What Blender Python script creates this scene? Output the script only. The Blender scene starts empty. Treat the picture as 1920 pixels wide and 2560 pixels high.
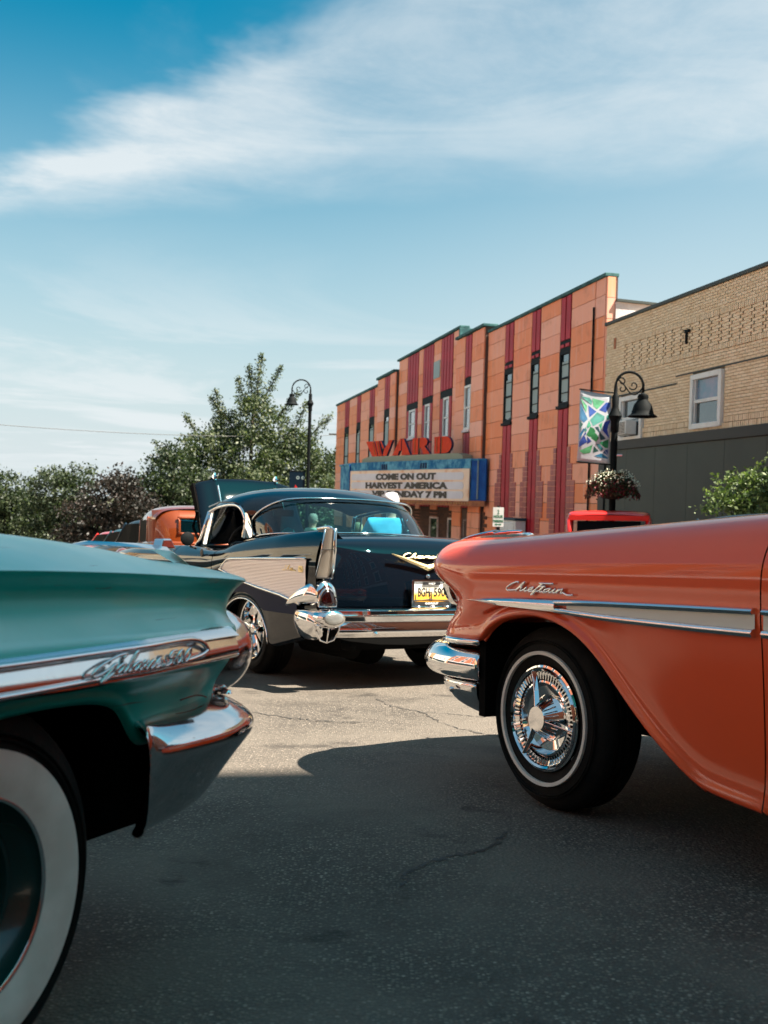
import bpy, bmesh, math, random
import numpy as np
from mathutils import Vector, Matrix, noise as mnoise
random.seed(7); rng = np.random.default_rng(7)
sc = bpy.context.scene
R_ = math.radians

# ------------------------------------------------------------------ camera
FPX, CH = 2700.0, 0.93                     # focal length in photo pixels, eye height
roll = math.atan(.030)
pitch = math.atan(23 / FPX * math.cos(roll))
fwd = Vector((0, math.cos(pitch), -math.sin(pitch)))
up0 = Vector((0, math.sin(pitch), math.cos(pitch)))
r0 = Vector((1, 0, 0))
right = r0 * math.cos(roll) + up0 * math.sin(roll)
upv = up0 * math.cos(roll) - r0 * math.sin(roll)
cam_d = bpy.data.cameras.new('camera')
cam = bpy.data.objects.new('camera', cam_d)
sc.collection.objects.link(cam)
cam.matrix_world = Matrix(((right.x, upv.x, -fwd.x, 0), (right.y, upv.y, -fwd.y, 0), (right.z, upv.z, -fwd.z, CH), (0, 0, 0, 1)))
cam_d.sensor_fit = 'HORIZONTAL'; cam_d.sensor_width = 24.0
cam_d.lens = 24.0 * FPX / 1920
cam_d.clip_start = .05; cam_d.clip_end = 3000
cam_d.dof.use_dof = True; cam_d.dof.focus_distance = 5.0; cam_d.dof.aperture_fstop = 5.0
sc.camera = cam

# ------------------------------------------------------------------ sun, sky, exposure
SUN_EL, SUN_AZ = R_(57), R_(107)            # azimuth clockwise from +Y (the view direction)
sd = bpy.data.lights.new('sun', 'SUN'); sd.energy = 5.0; sd.angle = R_(.5); sd.color = (1, .90, .76)
sun = bpy.data.objects.new('sun', sd); sc.collection.objects.link(sun)
svec = Vector((math.sin(SUN_AZ) * math.cos(SUN_EL), math.cos(SUN_AZ) * math.cos(SUN_EL), math.sin(SUN_EL)))
sun.rotation_euler = svec.to_track_quat('Z', 'Y').to_euler()
sc.view_settings.view_transform = 'Standard'; sc.view_settings.look = 'None'
sc.view_settings.gamma = 1; sc.view_settings.use_curve_mapping = False
sc.view_settings.exposure = 1.95

class NT:
    """small node-tree helper"""
    def __init__(s, tree): s.t = tree; s.n = tree.nodes; s.l = tree.links
    def new(s, typ, ins=None, **kw):
        n = s.n.new(typ)
        for k, v in kw.items(): setattr(n, k, v)
        for k, v in (ins or {}).items():
            if hasattr(v, 'is_output') or isinstance(v, bpy.types.NodeSocket): s.l.new(v, n.inputs[k])
            else: n.inputs[k].default_value = v
        return n
    def math(s, op, a, b=None, c=None, clamp=False):
        n = s.new('ShaderNodeMath', operation=op, use_clamp=clamp)
        for i, v in enumerate((a, b, c)):
            if v is None: continue
            if isinstance(v, bpy.types.NodeSocket): s.l.new(v, n.inputs[i])
            else: n.inputs[i].default_value = v
        return n.outputs[0]
    def ramp(s, fac, stops, interp='LINEAR'):
        n = s.new('ShaderNodeValToRGB', {'Fac': fac}); e = n.color_ramp.elements; n.color_ramp.interpolation = interp
        while len(e) < len(stops): e.new(.5)
        for i, (p, c) in enumerate(stops):
            e[i].position = p; e[i].color = (*c, 1) if len(c) == 3 else c
        return n.outputs['Color']
    def mix(s, fac, a, b, blend='MIX'):
        n = s.new('ShaderNodeMix', data_type='RGBA', blend_type=blend)
        for k, v in ((0, fac), (6, a), (7, b)):
            if isinstance(v, bpy.types.NodeSocket): s.l.new(v, n.inputs[k])
            else: n.inputs[k].default_value = v if k == 0 else ((*v, 1) if len(v) == 3 else v)
        return n.outputs[2]
    def noise(s, vec, scale, detail=4, rough=.55, dist=0.0):
        i = {'Scale': scale, 'Detail': detail, 'Roughness': rough, 'Distortion': dist}
        if vec is not None: i['Vector'] = vec
        return s.new('ShaderNodeTexNoise', i).outputs['Fac']
    def mapr(s, v, a, b, c=0., d=1., kind='SMOOTHSTEP'):
        n = s.new('ShaderNodeMapRange', {'Value': v, 'From Min': a, 'From Max': b, 'To Min': c, 'To Max': d}, interpolation_type=kind)
        return n.outputs[0]

world = bpy.data.worlds.new('World'); sc.world = world; world.use_nodes = True
W = NT(world.node_tree)
for n in list(W.n): W.n.remove(n)
sky = W.new('ShaderNodeTexSky', sky_type='NISHITA')
sky.sun_disc = False; sky.sun_elevation = SUN_EL; sky.sun_rotation = SUN_AZ
sky.air_density = 1.0; sky.dust_density = 1.6; sky.ozone_density = 2.2; sky.altitude = 200
tc = W.new('ShaderNodeTexCoord').outputs['Generated']
sp = W.new('ShaderNodeSeparateXYZ', {'Vector': tc})
X, Y, Z = sp.outputs
zz = W.math('ADD', W.math('MAXIMUM', Z, 0.0), .035)
PX = W.math('DIVIDE', X, zz); PY = W.math('DIVIDE', Y, zz)       # position on the cloud layer overhead
P = W.new('ShaderNodeCombineXYZ', {'X': PX, 'Y': PY, 'Z': 0.0}).outputs[0]
# wispy cirrus: streaks drawn out along one wind direction
mp = W.new('ShaderNodeMapping', {'Vector': P, 'Rotation': (0, 0, R_(24)), 'Scale': (1.0, 1.7, 1)}).outputs[0]
wisp = W.noise(mp, 1.5, 9, .62, .9)
wisp2 = W.noise(P, 2.2, 10, .68, .5)
warp = W.math('MULTIPLY', W.math('SUBTRACT', W.noise(P, 1.5, 5, .6, .2), .5), 1.1)
f1 = W.math('SUBTRACT', W.math('SUBTRACT', 3.12, W.math('MULTIPLY', PX, .26)), PY)
f2 = W.math('ADD', W.math('SUBTRACT', PY, 1.84), W.math('MULTIPLY', PX, 1.0))
f1 = W.math('ADD', f1, W.math('MULTIPLY', warp, .5)); f2 = W.math('ADD', f2, W.math('MULTIPLY', warp, .8))
bank = W.math('MULTIPLY', W.mapr(f1, -.12, .45), W.mapr(f2, -.10, .24))
body = W.mapr(W.math('ADD', W.math('MULTIPLY', wisp, .55), W.math('MULTIPLY', wisp2, .45)), .30, .66)
side = W.mapr(PX, -1.1, .2, 1.0, 0)      # crisp, bright root of the streak, dissolving into haze further on
c1 = W.math('MULTIPLY', bank, W.math('ADD', W.math('MULTIPLY', side, .42), W.math('ADD', .26, W.math('MULTIPLY', body, W.math('ADD', .34, W.math('MULTIPLY', side, .35))))))
haze_r = W.math('MULTIPLY', W.mapr(PX, -.5, 1.3), .34)
veil = W.mapr(W.math('ADD', PY, W.math('MULTIPLY', warp, .3)), 1.45, .6)      # thin high veil carried on overhead
c2 = W.math('MAXIMUM', W.math('MULTIPLY', W.mapr(W.noise(P, .8, 8, .6, .6), .52, .80), .18), W.math('MULTIPLY', veil, W.mapr(W.noise(P, 1.1, 7, .6, .6), .25, .70, .12, .42)))
low = W.mapr(Z, .02, .26, 1, 0)
c3 = W.math('MULTIPLY', W.mapr(W.noise(P, .42, 9, .62, .8), .44, .62), W.math('MULTIPLY', low, .95))
cov = W.math('MAXIMUM', W.math('MAXIMUM', W.math('ADD', c1, haze_r), c2), c3)
cov = W.math('MULTIPLY', cov, W.mapr(Z, 0.0, .05), clamp=True)
cov = W.math('MULTIPLY', cov, .86, clamp=True)
tint = W.mix(1.0, sky.outputs[0], (.0, .62, .64), 'MULTIPLY')
horizon = W.mapr(Z, .0, .43, 1.0, 0)
tint = W.mix(horizon, tint, (3.35, 3.75, 3.85))
col = W.mix(cov, tint, (4.0, 4.25, 4.35))
bg = W.new('ShaderNodeBackground', {'Color': col, 'Strength': .055})
W.new('ShaderNodeOutputWorld', {'Surface': bg.outputs[0]})

# ------------------------------------------------------------------ geometry helpers
COL = sc.collection
SUNK = None
def tag(o, label=None, cat=None, group=None, kind=None):
    if label: o['label'] = label
    if cat: o['category'] = cat
    if group: o['group'] = group
    if kind: o['kind'] = kind
    return o
def empty(name, loc=(0, 0, 0), rz=0, parent=None, mw=None):
    o = bpy.data.objects.new(name, None); COL.objects.link(o); o.empty_display_size = .1
    if mw is not None: o.matrix_world = mw
    else: o.location = loc; o.rotation_euler = (0, 0, rz)
    if parent: o.parent = parent
    return o
def mesh(name, v, f, mat, parent=None, smooth=False, sub=0, bevel=0, solid=0, recalc=True, loc=None, rot=None, angle=None):
    me = bpy.data.meshes.new(name)
    me.from_pydata([tuple(map(float, p)) for p in v], [], [tuple(q) for q in f])
    if recalc:
        bm = bmesh.new(); bm.from_mesh(me)
        bmesh.ops.remove_doubles(bm, verts=bm.verts, dist=1e-5)
        bmesh.ops.recalc_face_normals(bm, faces=bm.faces); bm.to_mesh(me); bm.free()
    me.materials.append(mat)
    if smooth: me.polygons.foreach_set('use_smooth', [True] * len(me.polygons))
    if angle is not None: me.set_sharp_from_angle(angle=R_(angle))
    o = bpy.data.objects.new(name, me); COL.objects.link(o)
    if parent: o.parent = parent
    if loc: o.location = loc
    if rot: o.rotation_euler = rot
    if solid:
        m = o.modifiers.new('solid', 'SOLIDIFY'); m.thickness = solid; m.offset = -1
    if bevel:
        m = o.modifiers.new('bevel', 'BEVEL'); m.width = bevel; m.segments = 2; m.limit_method = 'ANGLE'
    if sub:
        m = o.modifiers.new('sub', 'SUBSURF'); m.levels = sub; m.render_levels = sub
    return o
def grid(rows, closed=False):
    n = len(rows[0]); v = [p for r in rows for p in r]; f = []
    for i in range(len(rows) - 1):
        for j in range(n if closed else n - 1):
            k = (j + 1) % n
            f.append((i * n + j, i * n + k, (i + 1) * n + k, (i + 1) * n + j))
    return v, f
def loft(rings, cap=True):
    v, f = grid(rings, True); n = len(rings[0])
    if cap:
        f.append(tuple(range(n - 1, -1, -1))); f.append(tuple((len(rings) - 1) * n + j for j in range(n)))
    return v, f
def join(*parts):
    V, F = [], []
    for v, f in parts:
        b = len(V); V += list(v); F += [tuple(i + b for i in q) for q in f]
    return V, F
def box(x0, x1, y0, y1, z0, z1):
    v = [(x, y, z) for x in (x0, x1) for y in (y0, y1) for z in (z0, z1)]
    return v, [(0, 1, 3, 2), (4, 6, 7, 5), (0, 4, 5, 1), (2, 3, 7, 6), (0, 2, 6, 4), (1, 5, 7, 3)]
def prism(poly, d0, d1, ax=1):
    """extrude a 2D polygon (x,z) along y (ax=1) from d0 to d1"""
    n = len(poly); f = [tuple(range(n)), tuple(range(2 * n - 1, n - 1, -1))]
    v = [(a, d0, b) for a, b in poly] + [(a, d1, b) for a, b in poly]
    if ax == 0: v = [(y, x, z) for x, y, z in v]
    if ax == 2: v = [(x, z, y) for x, y, z in v]
    for i in range(n): j = (i + 1) % n; f.append((i, j, j + n, i + n))
    return v, f
def tube(pts, r, n=8, cap=True, flat=1.0, upref=(0, 0, 1)):
    pts = [Vector(p) for p in pts]; rings = []
    for i, p in enumerate(pts):
        t = (pts[min(i + 1, len(pts) - 1)] - pts[max(i - 1, 0)])
        if t.length < 1e-9: t = Vector((1, 0, 0))
        t.normalize()
        u = Vector(upref)
        if abs(t.dot(u)) > .95: u = Vector((0, 1, 0)) if abs(t.y) < .9 else Vector((1, 0, 0))
        a = t.cross(u).normalized(); b = a.cross(t)
        rr = r[i] if hasattr(r, '__len__') else r
        rings.append([tuple(p + a * (math.cos(2 * math.pi * k / n) * rr * flat) + b * (math.sin(2 * math.pi * k / n) * rr)) for k in range(n)])
    return loft(rings, cap)
def lathe(prof, n=48, axis='y', c=(0, 0, 0), cap=False, a0=0, a1=2 * math.pi):
    rings = []
    full = abs(a1 - a0 - 2 * math.pi) < 1e-6
    m = n if full else n + 1
    for r, h in prof:
        ring = []
        for k in range(m):
            a = a0 + (a1 - a0) * k / n
            p = (r * math.cos(a), h, r * math.sin(a)) if axis == 'y' else ((r * math.cos(a), r * math.sin(a), h) if axis == 'z' else (h, r * math.cos(a), r * math.sin(a)))
            ring.append((p[0] + c[0], p[1] + c[1], p[2] + c[2]))
        rings.append(ring)
    v, f = grid(rings, full)
    if cap:
        f.append(tuple(range(m - 1, -1, -1))); f.append(tuple((len(rings) - 1) * m + j for j in range(m)))
    return v, f
def interp(x, pts):
    if x <= pts[0][0]: return pts[0][1]
    for (a, va), (b, vb) in zip(pts, pts[1:]):
        if x <= b:
            t = (x - a) / (b - a); return va + (vb - va) * t
    return pts[-1][1]
def smooth_path(pts, k=6):
    """Catmull-Rom through the points"""
    P = [np.array(p, float) for p in pts]; out = []
    for i in range(len(P) - 1):
        p0 = P[max(i - 1, 0)]; p1 = P[i]; p2 = P[i + 1]; p3 = P[min(i + 2, len(P) - 1)]
        for j in range(k):
            t = j / k
            out.append(tuple(.5 * (2 * p1 + (p2 - p0) * t + (2 * p0 - 5 * p1 + 4 * p2 - p3) * t * t + (3 * p1 - p0 - 3 * p2 + p3) * t ** 3)))
    out.append(tuple(P[-1])); return out
def mirror_y(vf, yc):
    v, f = vf; n = len(v)
    return list(v) + [(x, 2 * yc - y, z) for x, y, z in v], list(f) + [tuple(i + n for i in reversed(q)) for q in f]
def text_mesh(name, s, size, depth, mat, parent, mw, bold=0.0, align='CENTER', sx=1.0, spacing=1.0):
    """letters as solid geometry; mw maps text space (x right, y up, z out) to parent space"""
    cu = bpy.data.curves.new(name, 'FONT'); cu.body = s; cu.size = size; cu.extrude = depth; cu.offset = bold
    cu.align_x = align; cu.align_y = 'CENTER'; cu.space_character = spacing; cu.resolution_u = 3
    t = bpy.data.objects.new(name + '_tmp', cu); COL.objects.link(t)
    dg = bpy.context.evaluated_depsgraph_get(); dg.update()
    me = bpy.data.meshes.new_from_object(t.evaluated_get(dg)); bpy.data.objects.remove(t); bpy.data.curves.remove(cu)
    me.transform(Matrix.Diagonal((sx, 1, 1, 1))); me.transform(mw)
    me.materials.clear(); me.materials.append(mat)
    o = bpy.data.objects.new(name, me); COL.objects.link(o)
    if parent: o.parent = parent
    return o
def basis(o, x, y, z):
    return Matrix(((x[0], y[0], z[0], o[0]), (x[1], y[1], z[1], o[1]), (x[2], y[2], z[2], o[2]), (0, 0, 0, 1)))

# ------------------------------------------------------------------ materials
def mat(name, col=(.5, .5, .5), rough=.5, metal=0.0, coat=0.0, coatr=.03, spec=.5, build=None, bump=None):
    m = bpy.data.materials.new(name); m.use_nodes = True
    T = NT(m.node_tree); b = T.n['Principled BSDF']
    b.inputs['Base Color'].default_value = (*col, 1); b.inputs['Roughness'].default_value = rough
    b.inputs['Metallic'].default_value = metal; b.inputs['Coat Weight'].default_value = coat
    b.inputs['Coat Roughness'].default_value = coatr; b.inputs['Specular IOR Level'].default_value = spec
    oc = T.new('ShaderNodeTexCoord').outputs['Object']
    if bump:
        h = T.noise(oc, bump[0], bump[2] if len(bump) > 2 else 5)
        T.l.new(T.new('ShaderNodeBump', {'Height': h, 'Strength': bump[1], 'Distance': .01}).outputs[0], b.inputs['Normal'])
    if build: build(T, b, oc)
    return m
def vary(c1, c2, scale, lo=.35, hi=.65, rough=None, detail=5, sock='Base Color'):
    def f(T, b, oc):
        n = T.noise(oc, scale, detail)
        T.l.new(T.mix(T.mapr(n, lo, hi), c1, c2), b.inputs[sock])
        if rough: T.l.new(T.mapr(n, lo, hi, rough[0], rough[1]), b.inputs['Roughness'])
    return f
def island(c1, c2, c3=None, extra=None):
    """colour that differs from piece to piece of one mesh"""
    def f(T, b, oc):
        r = T.new('ShaderNodeNewGeometry').outputs['Random Per Island']
        T.l.new(T.ramp(r, [(0, c1), (.5, c3 or tuple((a + d) / 2 for a, d in zip(c1, c2))), (1, c2)]), b.inputs['Base Color'])
        if extra: extra(T, b, oc)
    return f
def _asphalt(T, b, oc):
    v = T.new('ShaderNodeTexVoronoi', {'Vector': oc, 'Scale': 95.0, 'Randomness': 1.0})
    cellr = T.new('ShaderNodeSeparateColor', {'Color': v.outputs['Color']}).outputs[0]
    stone = T.ramp(cellr, [(0, (.044, .038, .032)), (.45, (.110, .092, .075)), (.78, (.215, .180, .145)), (.95, (.31, .26, .21)), (1, (.42, .36, .30))])
    edge = T.mapr(v.outputs['Distance'], .25, .62)
    c = T.mix(edge, stone, (.064, .055, .047))
    worn = T.noise(oc, 1.7, 6, .62, .5); c = T.mix(T.mapr(worn, .38, .66, 0, .72), c, (.130, .111, .091))      # stretches where the binder still covers the stones
    big = T.noise(oc, .9, 6, .6); c = T.mix(T.mapr(big, .3, .7, 0, .4), c, (.18, .152, .126))
    fine = T.noise(oc, 260, 3); c = T.mix(T.mapr(fine, .45, .75, 0, .4), c, (.22, .205, .185))
    st = T.noise(oc, .55, 5, .65, .4); c = T.mix(T.mapr(st, .50, .66, 0, .60), c, (.034, .030, .026))   # old oil and damp stains
    sp_ = T.noise(oc, 2.6, 4, .6); c = T.mix(T.mapr(sp_, .62, .72, 0, .6), c, (.02, .018, .017))
    T.l.new(c, b.inputs['Base Color'])
    hh = T.math('ADD', T.math('MULTIPLY', T.math('SUBTRACT', 1, v.outputs['Distance']), .7), T.math('MULTIPLY', cellr, .9))
    T.l.new(T.new('ShaderNodeBump', {'Height': T.math('ADD', hh, T.noise(oc, 45, 5)), 'Strength': .85, 'Distance': .006}).outputs[0], b.inputs['Normal'])
M = {}
M['asphalt'] = mat('asphalt', rough=.85, build=_asphalt, spec=.25)
M['tar'] = mat('tar', (.025, .024, .023), .6, bump=(60, .5))
M['concrete'] = mat('concrete', build=vary((.36, .34, .31), (.27, .26, .24), 3), rough=.85, bump=(40, .3))
M['earth'] = mat('earth', build=vary((.07, .09, .035), (.10, .085, .05), 1.5), rough=.95)
# coral clear-coated enamel
def _coral(T, b, oc):
    n = T.noise(oc, 2.0, 3); T.l.new(T.mix(n, (.84, .095, .022), (.78, .085, .020)), b.inputs['Base Color'])
    p = T.noise(oc, 420, 2); T.l.new(T.new('ShaderNodeBump', {'Height': p, 'Strength': .05, 'Distance': .001}).outputs[0], b.inputs['Coat Normal'])
M['coral'] = mat('coral_paint', rough=.55, coat=1.0, coatr=.02, spec=.1, build=_coral)
def _teal(T, b, oc):
    n = T.noise(oc, 3.2, 8, .62); st = T.noise(T.new('ShaderNodeMapping', {'Vector': oc, 'Scale': (2.2, 2.2, 26)}).outputs[0], 1.6, 6)
    c = T.mix(T.mapr(n, .35, .7, 0, .45), (.0, .44, .38), (.02, .55, .48))
    c = T.mix(T.mapr(st, .52, .8, 0, .14), c, (.18, .50, .46))
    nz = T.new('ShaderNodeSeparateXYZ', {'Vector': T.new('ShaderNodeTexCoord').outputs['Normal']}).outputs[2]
    c = T.mix(T.math('MULTIPLY', T.mapr(nz, .42, .85), T.mapr(T.noise(oc, 5, 5), .2, .7, .75, 1.0)), c, (.56, .80, .74))   # paler facing up: sky sheen painted into the colour, with some oxidation
    # worn-through, browned patches and thin scratches
    pt = T.noise(oc, 1.9, 9, .7); c = T.mix(T.mapr(pt, .66, .76, 0, .65), c, (.30, .22, .17))
    sc_ = T.noise(T.new('ShaderNodeMapping', {'Vector': oc, 'Rotation': (0, R_(12), 0), 'Scale': (2.0, 6, 70)}).outputs[0], 3.0, 2, .4, .6)
    c = T.mix(T.mapr(sc_, .735, .76, 0, .7), c, (.09, .045, .03))
    T.l.new(c, b.inputs['Base Color'])
    T.l.new(T.mapr(n, .3, .7, .30, .50), b.inputs['Roughness'])
    T.l.new(T.new('ShaderNodeBump', {'Height': T.noise(oc, 9, 3), 'Strength': .06, 'Distance': .01}).outputs[0], b.inputs['Normal'])
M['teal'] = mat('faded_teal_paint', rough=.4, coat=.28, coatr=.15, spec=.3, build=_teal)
M['wheel_teal'] = mat('dark_teal_wheel', (.006, .045, .042), .25, coat=.6)
M['rust'] = mat('rust_streak', (.16, .06, .03), .8)
M['black_paint'] = mat('black_blue_paint', (.0018, .0042, .008), .6, metal=.0, coat=1.0, coatr=.012, spec=.0)
M['blue_paint'] = mat('deep_blue_metallic', (.0, .006, .034), .35, metal=.0, coat=.05, coatr=.015, spec=.05)
def _chrome(wear):
    def f(T, b, oc):
        n = T.noise(oc, 14, 8, .7)
        T.l.new(T.mapr(n, .55, .8, .045, .045 + wear), b.inputs['Roughness'])
        T.l.new(T.mix(T.mapr(n, .6, .8, 0, min(1, wear * 3)), (.82, .82, .83), (.46, .40, .34)), b.inputs['Base Color'])
        T.l.new(T.new('ShaderNodeBump', {'Height': T.noise(oc, 5, 2), 'Strength': .035, 'Distance': .02}).outputs[0], b.inputs['Normal'])
    return f
M['chrome'] = mat('chrome', (.8, .8, .8), .05, 1.0, build=_chrome(.10))
def _oldchrome(T, b, oc):
    n = T.noise(oc, 7, 10, .75)
    s2 = T.noise(T.new('ShaderNodeMapping', {'Vector': oc, 'Scale': (60, 14, 9)}).outputs[0], 3, 5, .6, 2)
    T.l.new(T.mapr(s2, .35, .7, .08, .22), b.inputs['Roughness'])
    T.l.new(T.mix(T.mapr(n, .60, .72, 0, .5), (.74, .73, .73), (.30, .19, .12)), b.inputs['Base Color'])
M['old_chrome'] = mat('scratched_chrome', (.75, .75, .75), .2, 1.0, build=_oldchrome)
def _bumpchrome(T, b, oc):
    n = T.noise(oc, 9, 10, .75); d = T.noise(oc, 60, 4)
    T.l.new(T.mapr(n, .4, .75, .06, .22), b.inputs['Roughness'])
    c = T.mix(T.mapr(n, .58, .74, 0, .75), (.70, .70, .71), (.13, .065, .04))
    T.l.new(T.mix(T.mapr(d, .66, .74, 0, .5), c, (.12, .08, .05)), b.inputs['Base Color'])
M['bumper_chrome'] = mat('pitted_chrome', (.75, .75, .75), .1, 1.0, build=_bumpchrome)
def _ribbed(T, b, oc):
    z = T.new('ShaderNodeSeparateXYZ', {'Vector': oc}).outputs[2]
    w = T.math('SINE', T.math('MULTIPLY', z, 2 * math.pi / .0105))
    T.l.new(T.new('ShaderNodeBump', {'Height': w, 'Strength': .35, 'Distance': .003}).outputs[0], b.inputs['Normal'])
    T.l.new(T.mix(T.mapr(w, .6, 1), (.70, .63, .64), (.48, .42, .43)), b.inputs['Base Color'])
M['anodised'] = mat('ribbed_silver_panel', (.7, .65, .66), .38, .85, build=_ribbed)
M['brushed'] = mat('brushed_silver', (.42, .38, .33), .36, .85, bump=(90, .12))
M['gold'] = mat('gold_plate', (.90, .70, .36), .38, .85)
M['cream'] = mat('cream_insert', (.66, .64, .58), .45, coat=.4)
M['ww'] = mat('whitewall_rubber', build=vary((.84, .80, .72), (.74, .70, .62), 12), rough=.6)
M['rubber'] = mat('black_rubber', build=vary((.006, .006, .0055), (.010, .0095, .008), 20), rough=.8, spec=.25, bump=(80, .25))
M['dark'] = mat('dark_underside', (.003, .003, .003), .95, spec=.1)
M['seat'] = mat('dark_vinyl', (.015, .03, .035), .5)
M['iron'] = mat('black_iron', (.004, .006, .007), .7, spec=.12, bump=(60, .2))
M['red_lens'] = mat('red_lens', (.005, .0002, .0004), .12, coat=.6)
M['clear_lens'] = mat('clear_lens', (.32, .33, .32), .12, .55, coat=1.0, bump=(35, .4))
M['white'] = mat('white_paint', build=vary((.76, .75, .73), (.66, .65, .62), 4), rough=.5)
M['black_ink'] = mat('black_ink', (.012, .012, .014), .5)
M['green_ink'] = mat('green_ink', (.02, .16, .08), .5)
M['orange'] = mat('copper_orange_paint', (.22, .040, .006), .30, metal=.3, coat=1.0, coatr=.02)
M['red'] = mat('bright_red_paint', (.62, .018, .014), .35, coat=1.0, coatr=.03)
M['navy'] = mat('navy_paint', (.006, .018, .032), .4, coat=.25, coatr=.05, spec=.1)
M['bluegrey'] = mat('blue_grey_paint', (.02, .07, .10), .45, coat=.25, spec=.1)
def glassy(name, tr, gcol=(1, 1, 1), base=.06):
    m = bpy.data.materials.new(name); m.use_nodes = True; T = NT(m.node_tree)
    for n in list(T.n): T.n.remove(n)
    g = T.new('ShaderNodeBsdfGlossy', {'Color': (*gcol, 1), 'Roughness': .01}); t = T.new('ShaderNodeBsdfTransparent', {'Color': (*tr, 1)})
    fr = T.new('ShaderNodeFresnel', {'IOR': 1.5}).outputs[0]
    mx = T.new('ShaderNodeMixShader', {0: T.math('ADD', fr, base, clamp=True)})
    T.l.new(t.outputs[0], mx.inputs[1]); T.l.new(g.outputs[0], mx.inputs[2])
    T.new('ShaderNodeOutputMaterial', {'Surface': mx.outputs[0]}); return m
M['tint'] = glassy('tinted_glass', (.26, .66, .72), base=.03)
M['side_tint'] = glassy('side_glass', (.3, .42, .44), base=.0)
M['clear'] = glassy('clear_glass', (.8, .85, .85))
def _pane(T, b, oc):
    T.l.new(T.new('ShaderNodeBump', {'Height': T.noise(oc, 1.2, 2), 'Strength': .08, 'Distance': .05}).outputs[0], b.inputs['Normal'])
M['dark_glass'] = mat('dark_car_glass', (.004, .008, .010), .6, spec=.02)
M['pane'] = mat('window_glass', (.02, .035, .04), .04, coat=1.0, coatr=.0, build=_pane, spec=.9)
M['sky_blind'] = mat('blue_blind', build=vary((.07, .20, .30), (.22, .22, .32), 2.5), rough=.3, coat=.5)
M['curtain'] = mat('pale_blind', (.30, .38, .38), .6)
# theatre
def _tile(T, b, oc):
    r = T.new('ShaderNodeObjectInfo').outputs['Random']
    wc = T.new('ShaderNodeNewGeometry').outputs['Position']
    c = T.ramp(r, [(0, (.86, .24, .085)), (.3, (.87, .29, .13)), (.55, (.89, .33, .18)), (.85, (.90, .42, .30)), (1, (.86, .21, .065))])
    s = T.noise(T.new('ShaderNodeMapping', {'Vector': wc, 'Scale': (7, 7, .55)}).outputs[0], 1.0, 6, .6)
    c = T.mix(T.mapr(s, .5, .72, 0, .45), c, (.86, .50, .42))
    d = T.noise(wc, 1.3, 7, .65); c = T.mix(T.mapr(d, .52, .75, 0, .45), c, (.34, .10, .035))
    g = T.new('ShaderNodeMapping', {'Vector': wc, 'Scale': (3, 3, 1)}).outputs[0]
    c = T.mix(T.mapr(T.noise(g, 2.2, 5), .6, .75, 0, .4), c, (.60, .42, .38))
    T.l.new(c, b.inputs['Base Color'])
M['tile'] = mat('glazed_terracotta', rough=.5, spec=.25, build=_tile)
M['tile_red'] = mat('glazed_crimson', build=vary((.46, .014, .030), (.34, .010, .018), 1.1), rough=.5, spec=.25)
M['tile_black'] = mat('glazed_black', (.010, .014, .017), .7, spec=.15)
def _rb(T, b, oc):
    r = T.new('ShaderNodeObjectInfo').outputs['Random']
    T.l.new(T.ramp(r, [(0, (.28, .03, .03)), (.6, (.36, .05, .045)), (1, (.42, .09, .05))]), b.inputs['Base Color'])
M['red_brick'] = mat('glazed_red_brick', rough=.4, build=_rb)
M['grout'] = mat('tile_grout', (.09, .055, .045), .9)
M['coping'] = mat('green_copper_coping', build=vary((.03, .085, .09), (.06, .15, .15), 3), rough=.8, spec=.2)
M['sign_red'] = mat('sign_red_enamel', build=vary((.70, .06, .018), (.58, .04, .014), 4), rough=.65, spec=.2)
M['sign_side'] = mat('sign_navy_side', (.012, .018, .08), .5)
M['sign_rust'] = mat('neon_channel_rust', (.35, .14, .05), .7)
def _mblue(T, b, oc):
    n = T.noise(oc, 2.4, 8, .7)
    T.l.new(T.mix(T.mapr(n, .40, .62), (.010, .13, .30), (.14, .40, .55)), b.inputs['Base Color'])
M['marquee_blue'] = mat('marquee_blue_enamel', rough=.7, spec=.15, build=_mblue)
M['rib_blue'] = mat('marquee_rib_blue', build=vary((.006, .06, .26), (.01, .10, .36), 3), rough=.65, spec=.15)
M['marquee_cream'] = mat('marquee_peach_enamel', build=vary((.90, .68, .52), (.78, .40, .22), 1.6, .48, .70), rough=.6)
M['marquee_row'] = mat('marquee_letter_track', build=vary((.72, .70, .76), (.62, .59, .65), .8), rough=.5)
M['rust_trim'] = mat('rusty_lamp_trim', build=vary((.42, .14, .05), (.24, .07, .03), 7), rough=.7)
M['bulb'] = mat('dusty_bulb', (.50, .32, .12), .3)
M['base_green'] = mat('sage_enamel', (.24, .27, .20), .6)
M['dark_brick'] = mat('dark_brown_brick', build=island((.055, .022, .014), (.10, .04, .022)), rough=.8)
M['mortar'] = mat('mortar', (.26, .19, .12), .95)
M['mortar_dark'] = mat('dark_mortar', (.03, .022, .018), .95)
M['yellow_brick'] = mat('yellow_brick', build=island((.76, .56, .36), (.86, .68, .48), (.80, .61, .41)), rough=.85, spec=.2, bump=(30, .3))
M['side_brick'] = mat('whitewashed_brick', build=vary((.78, .70, .70), (.58, .50, .50), 2), rough=.9, bump=(14, .8))
M['shop_green'] = mat('dark_green_panel', build=vary((.028, .038, .031), (.034, .045, .036), 1.2), rough=.6)
M['shop_band'] = mat('near_black_band', (.008, .008, .007), .55)
M['roof_dark'] = mat('dark_flashing', (.035, .045, .042), .6)
M['bark'] = mat('bark', build=vary((.05, .038, .028), (.09, .07, .05), 8), rough=.95, bump=(20, .8))
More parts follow.
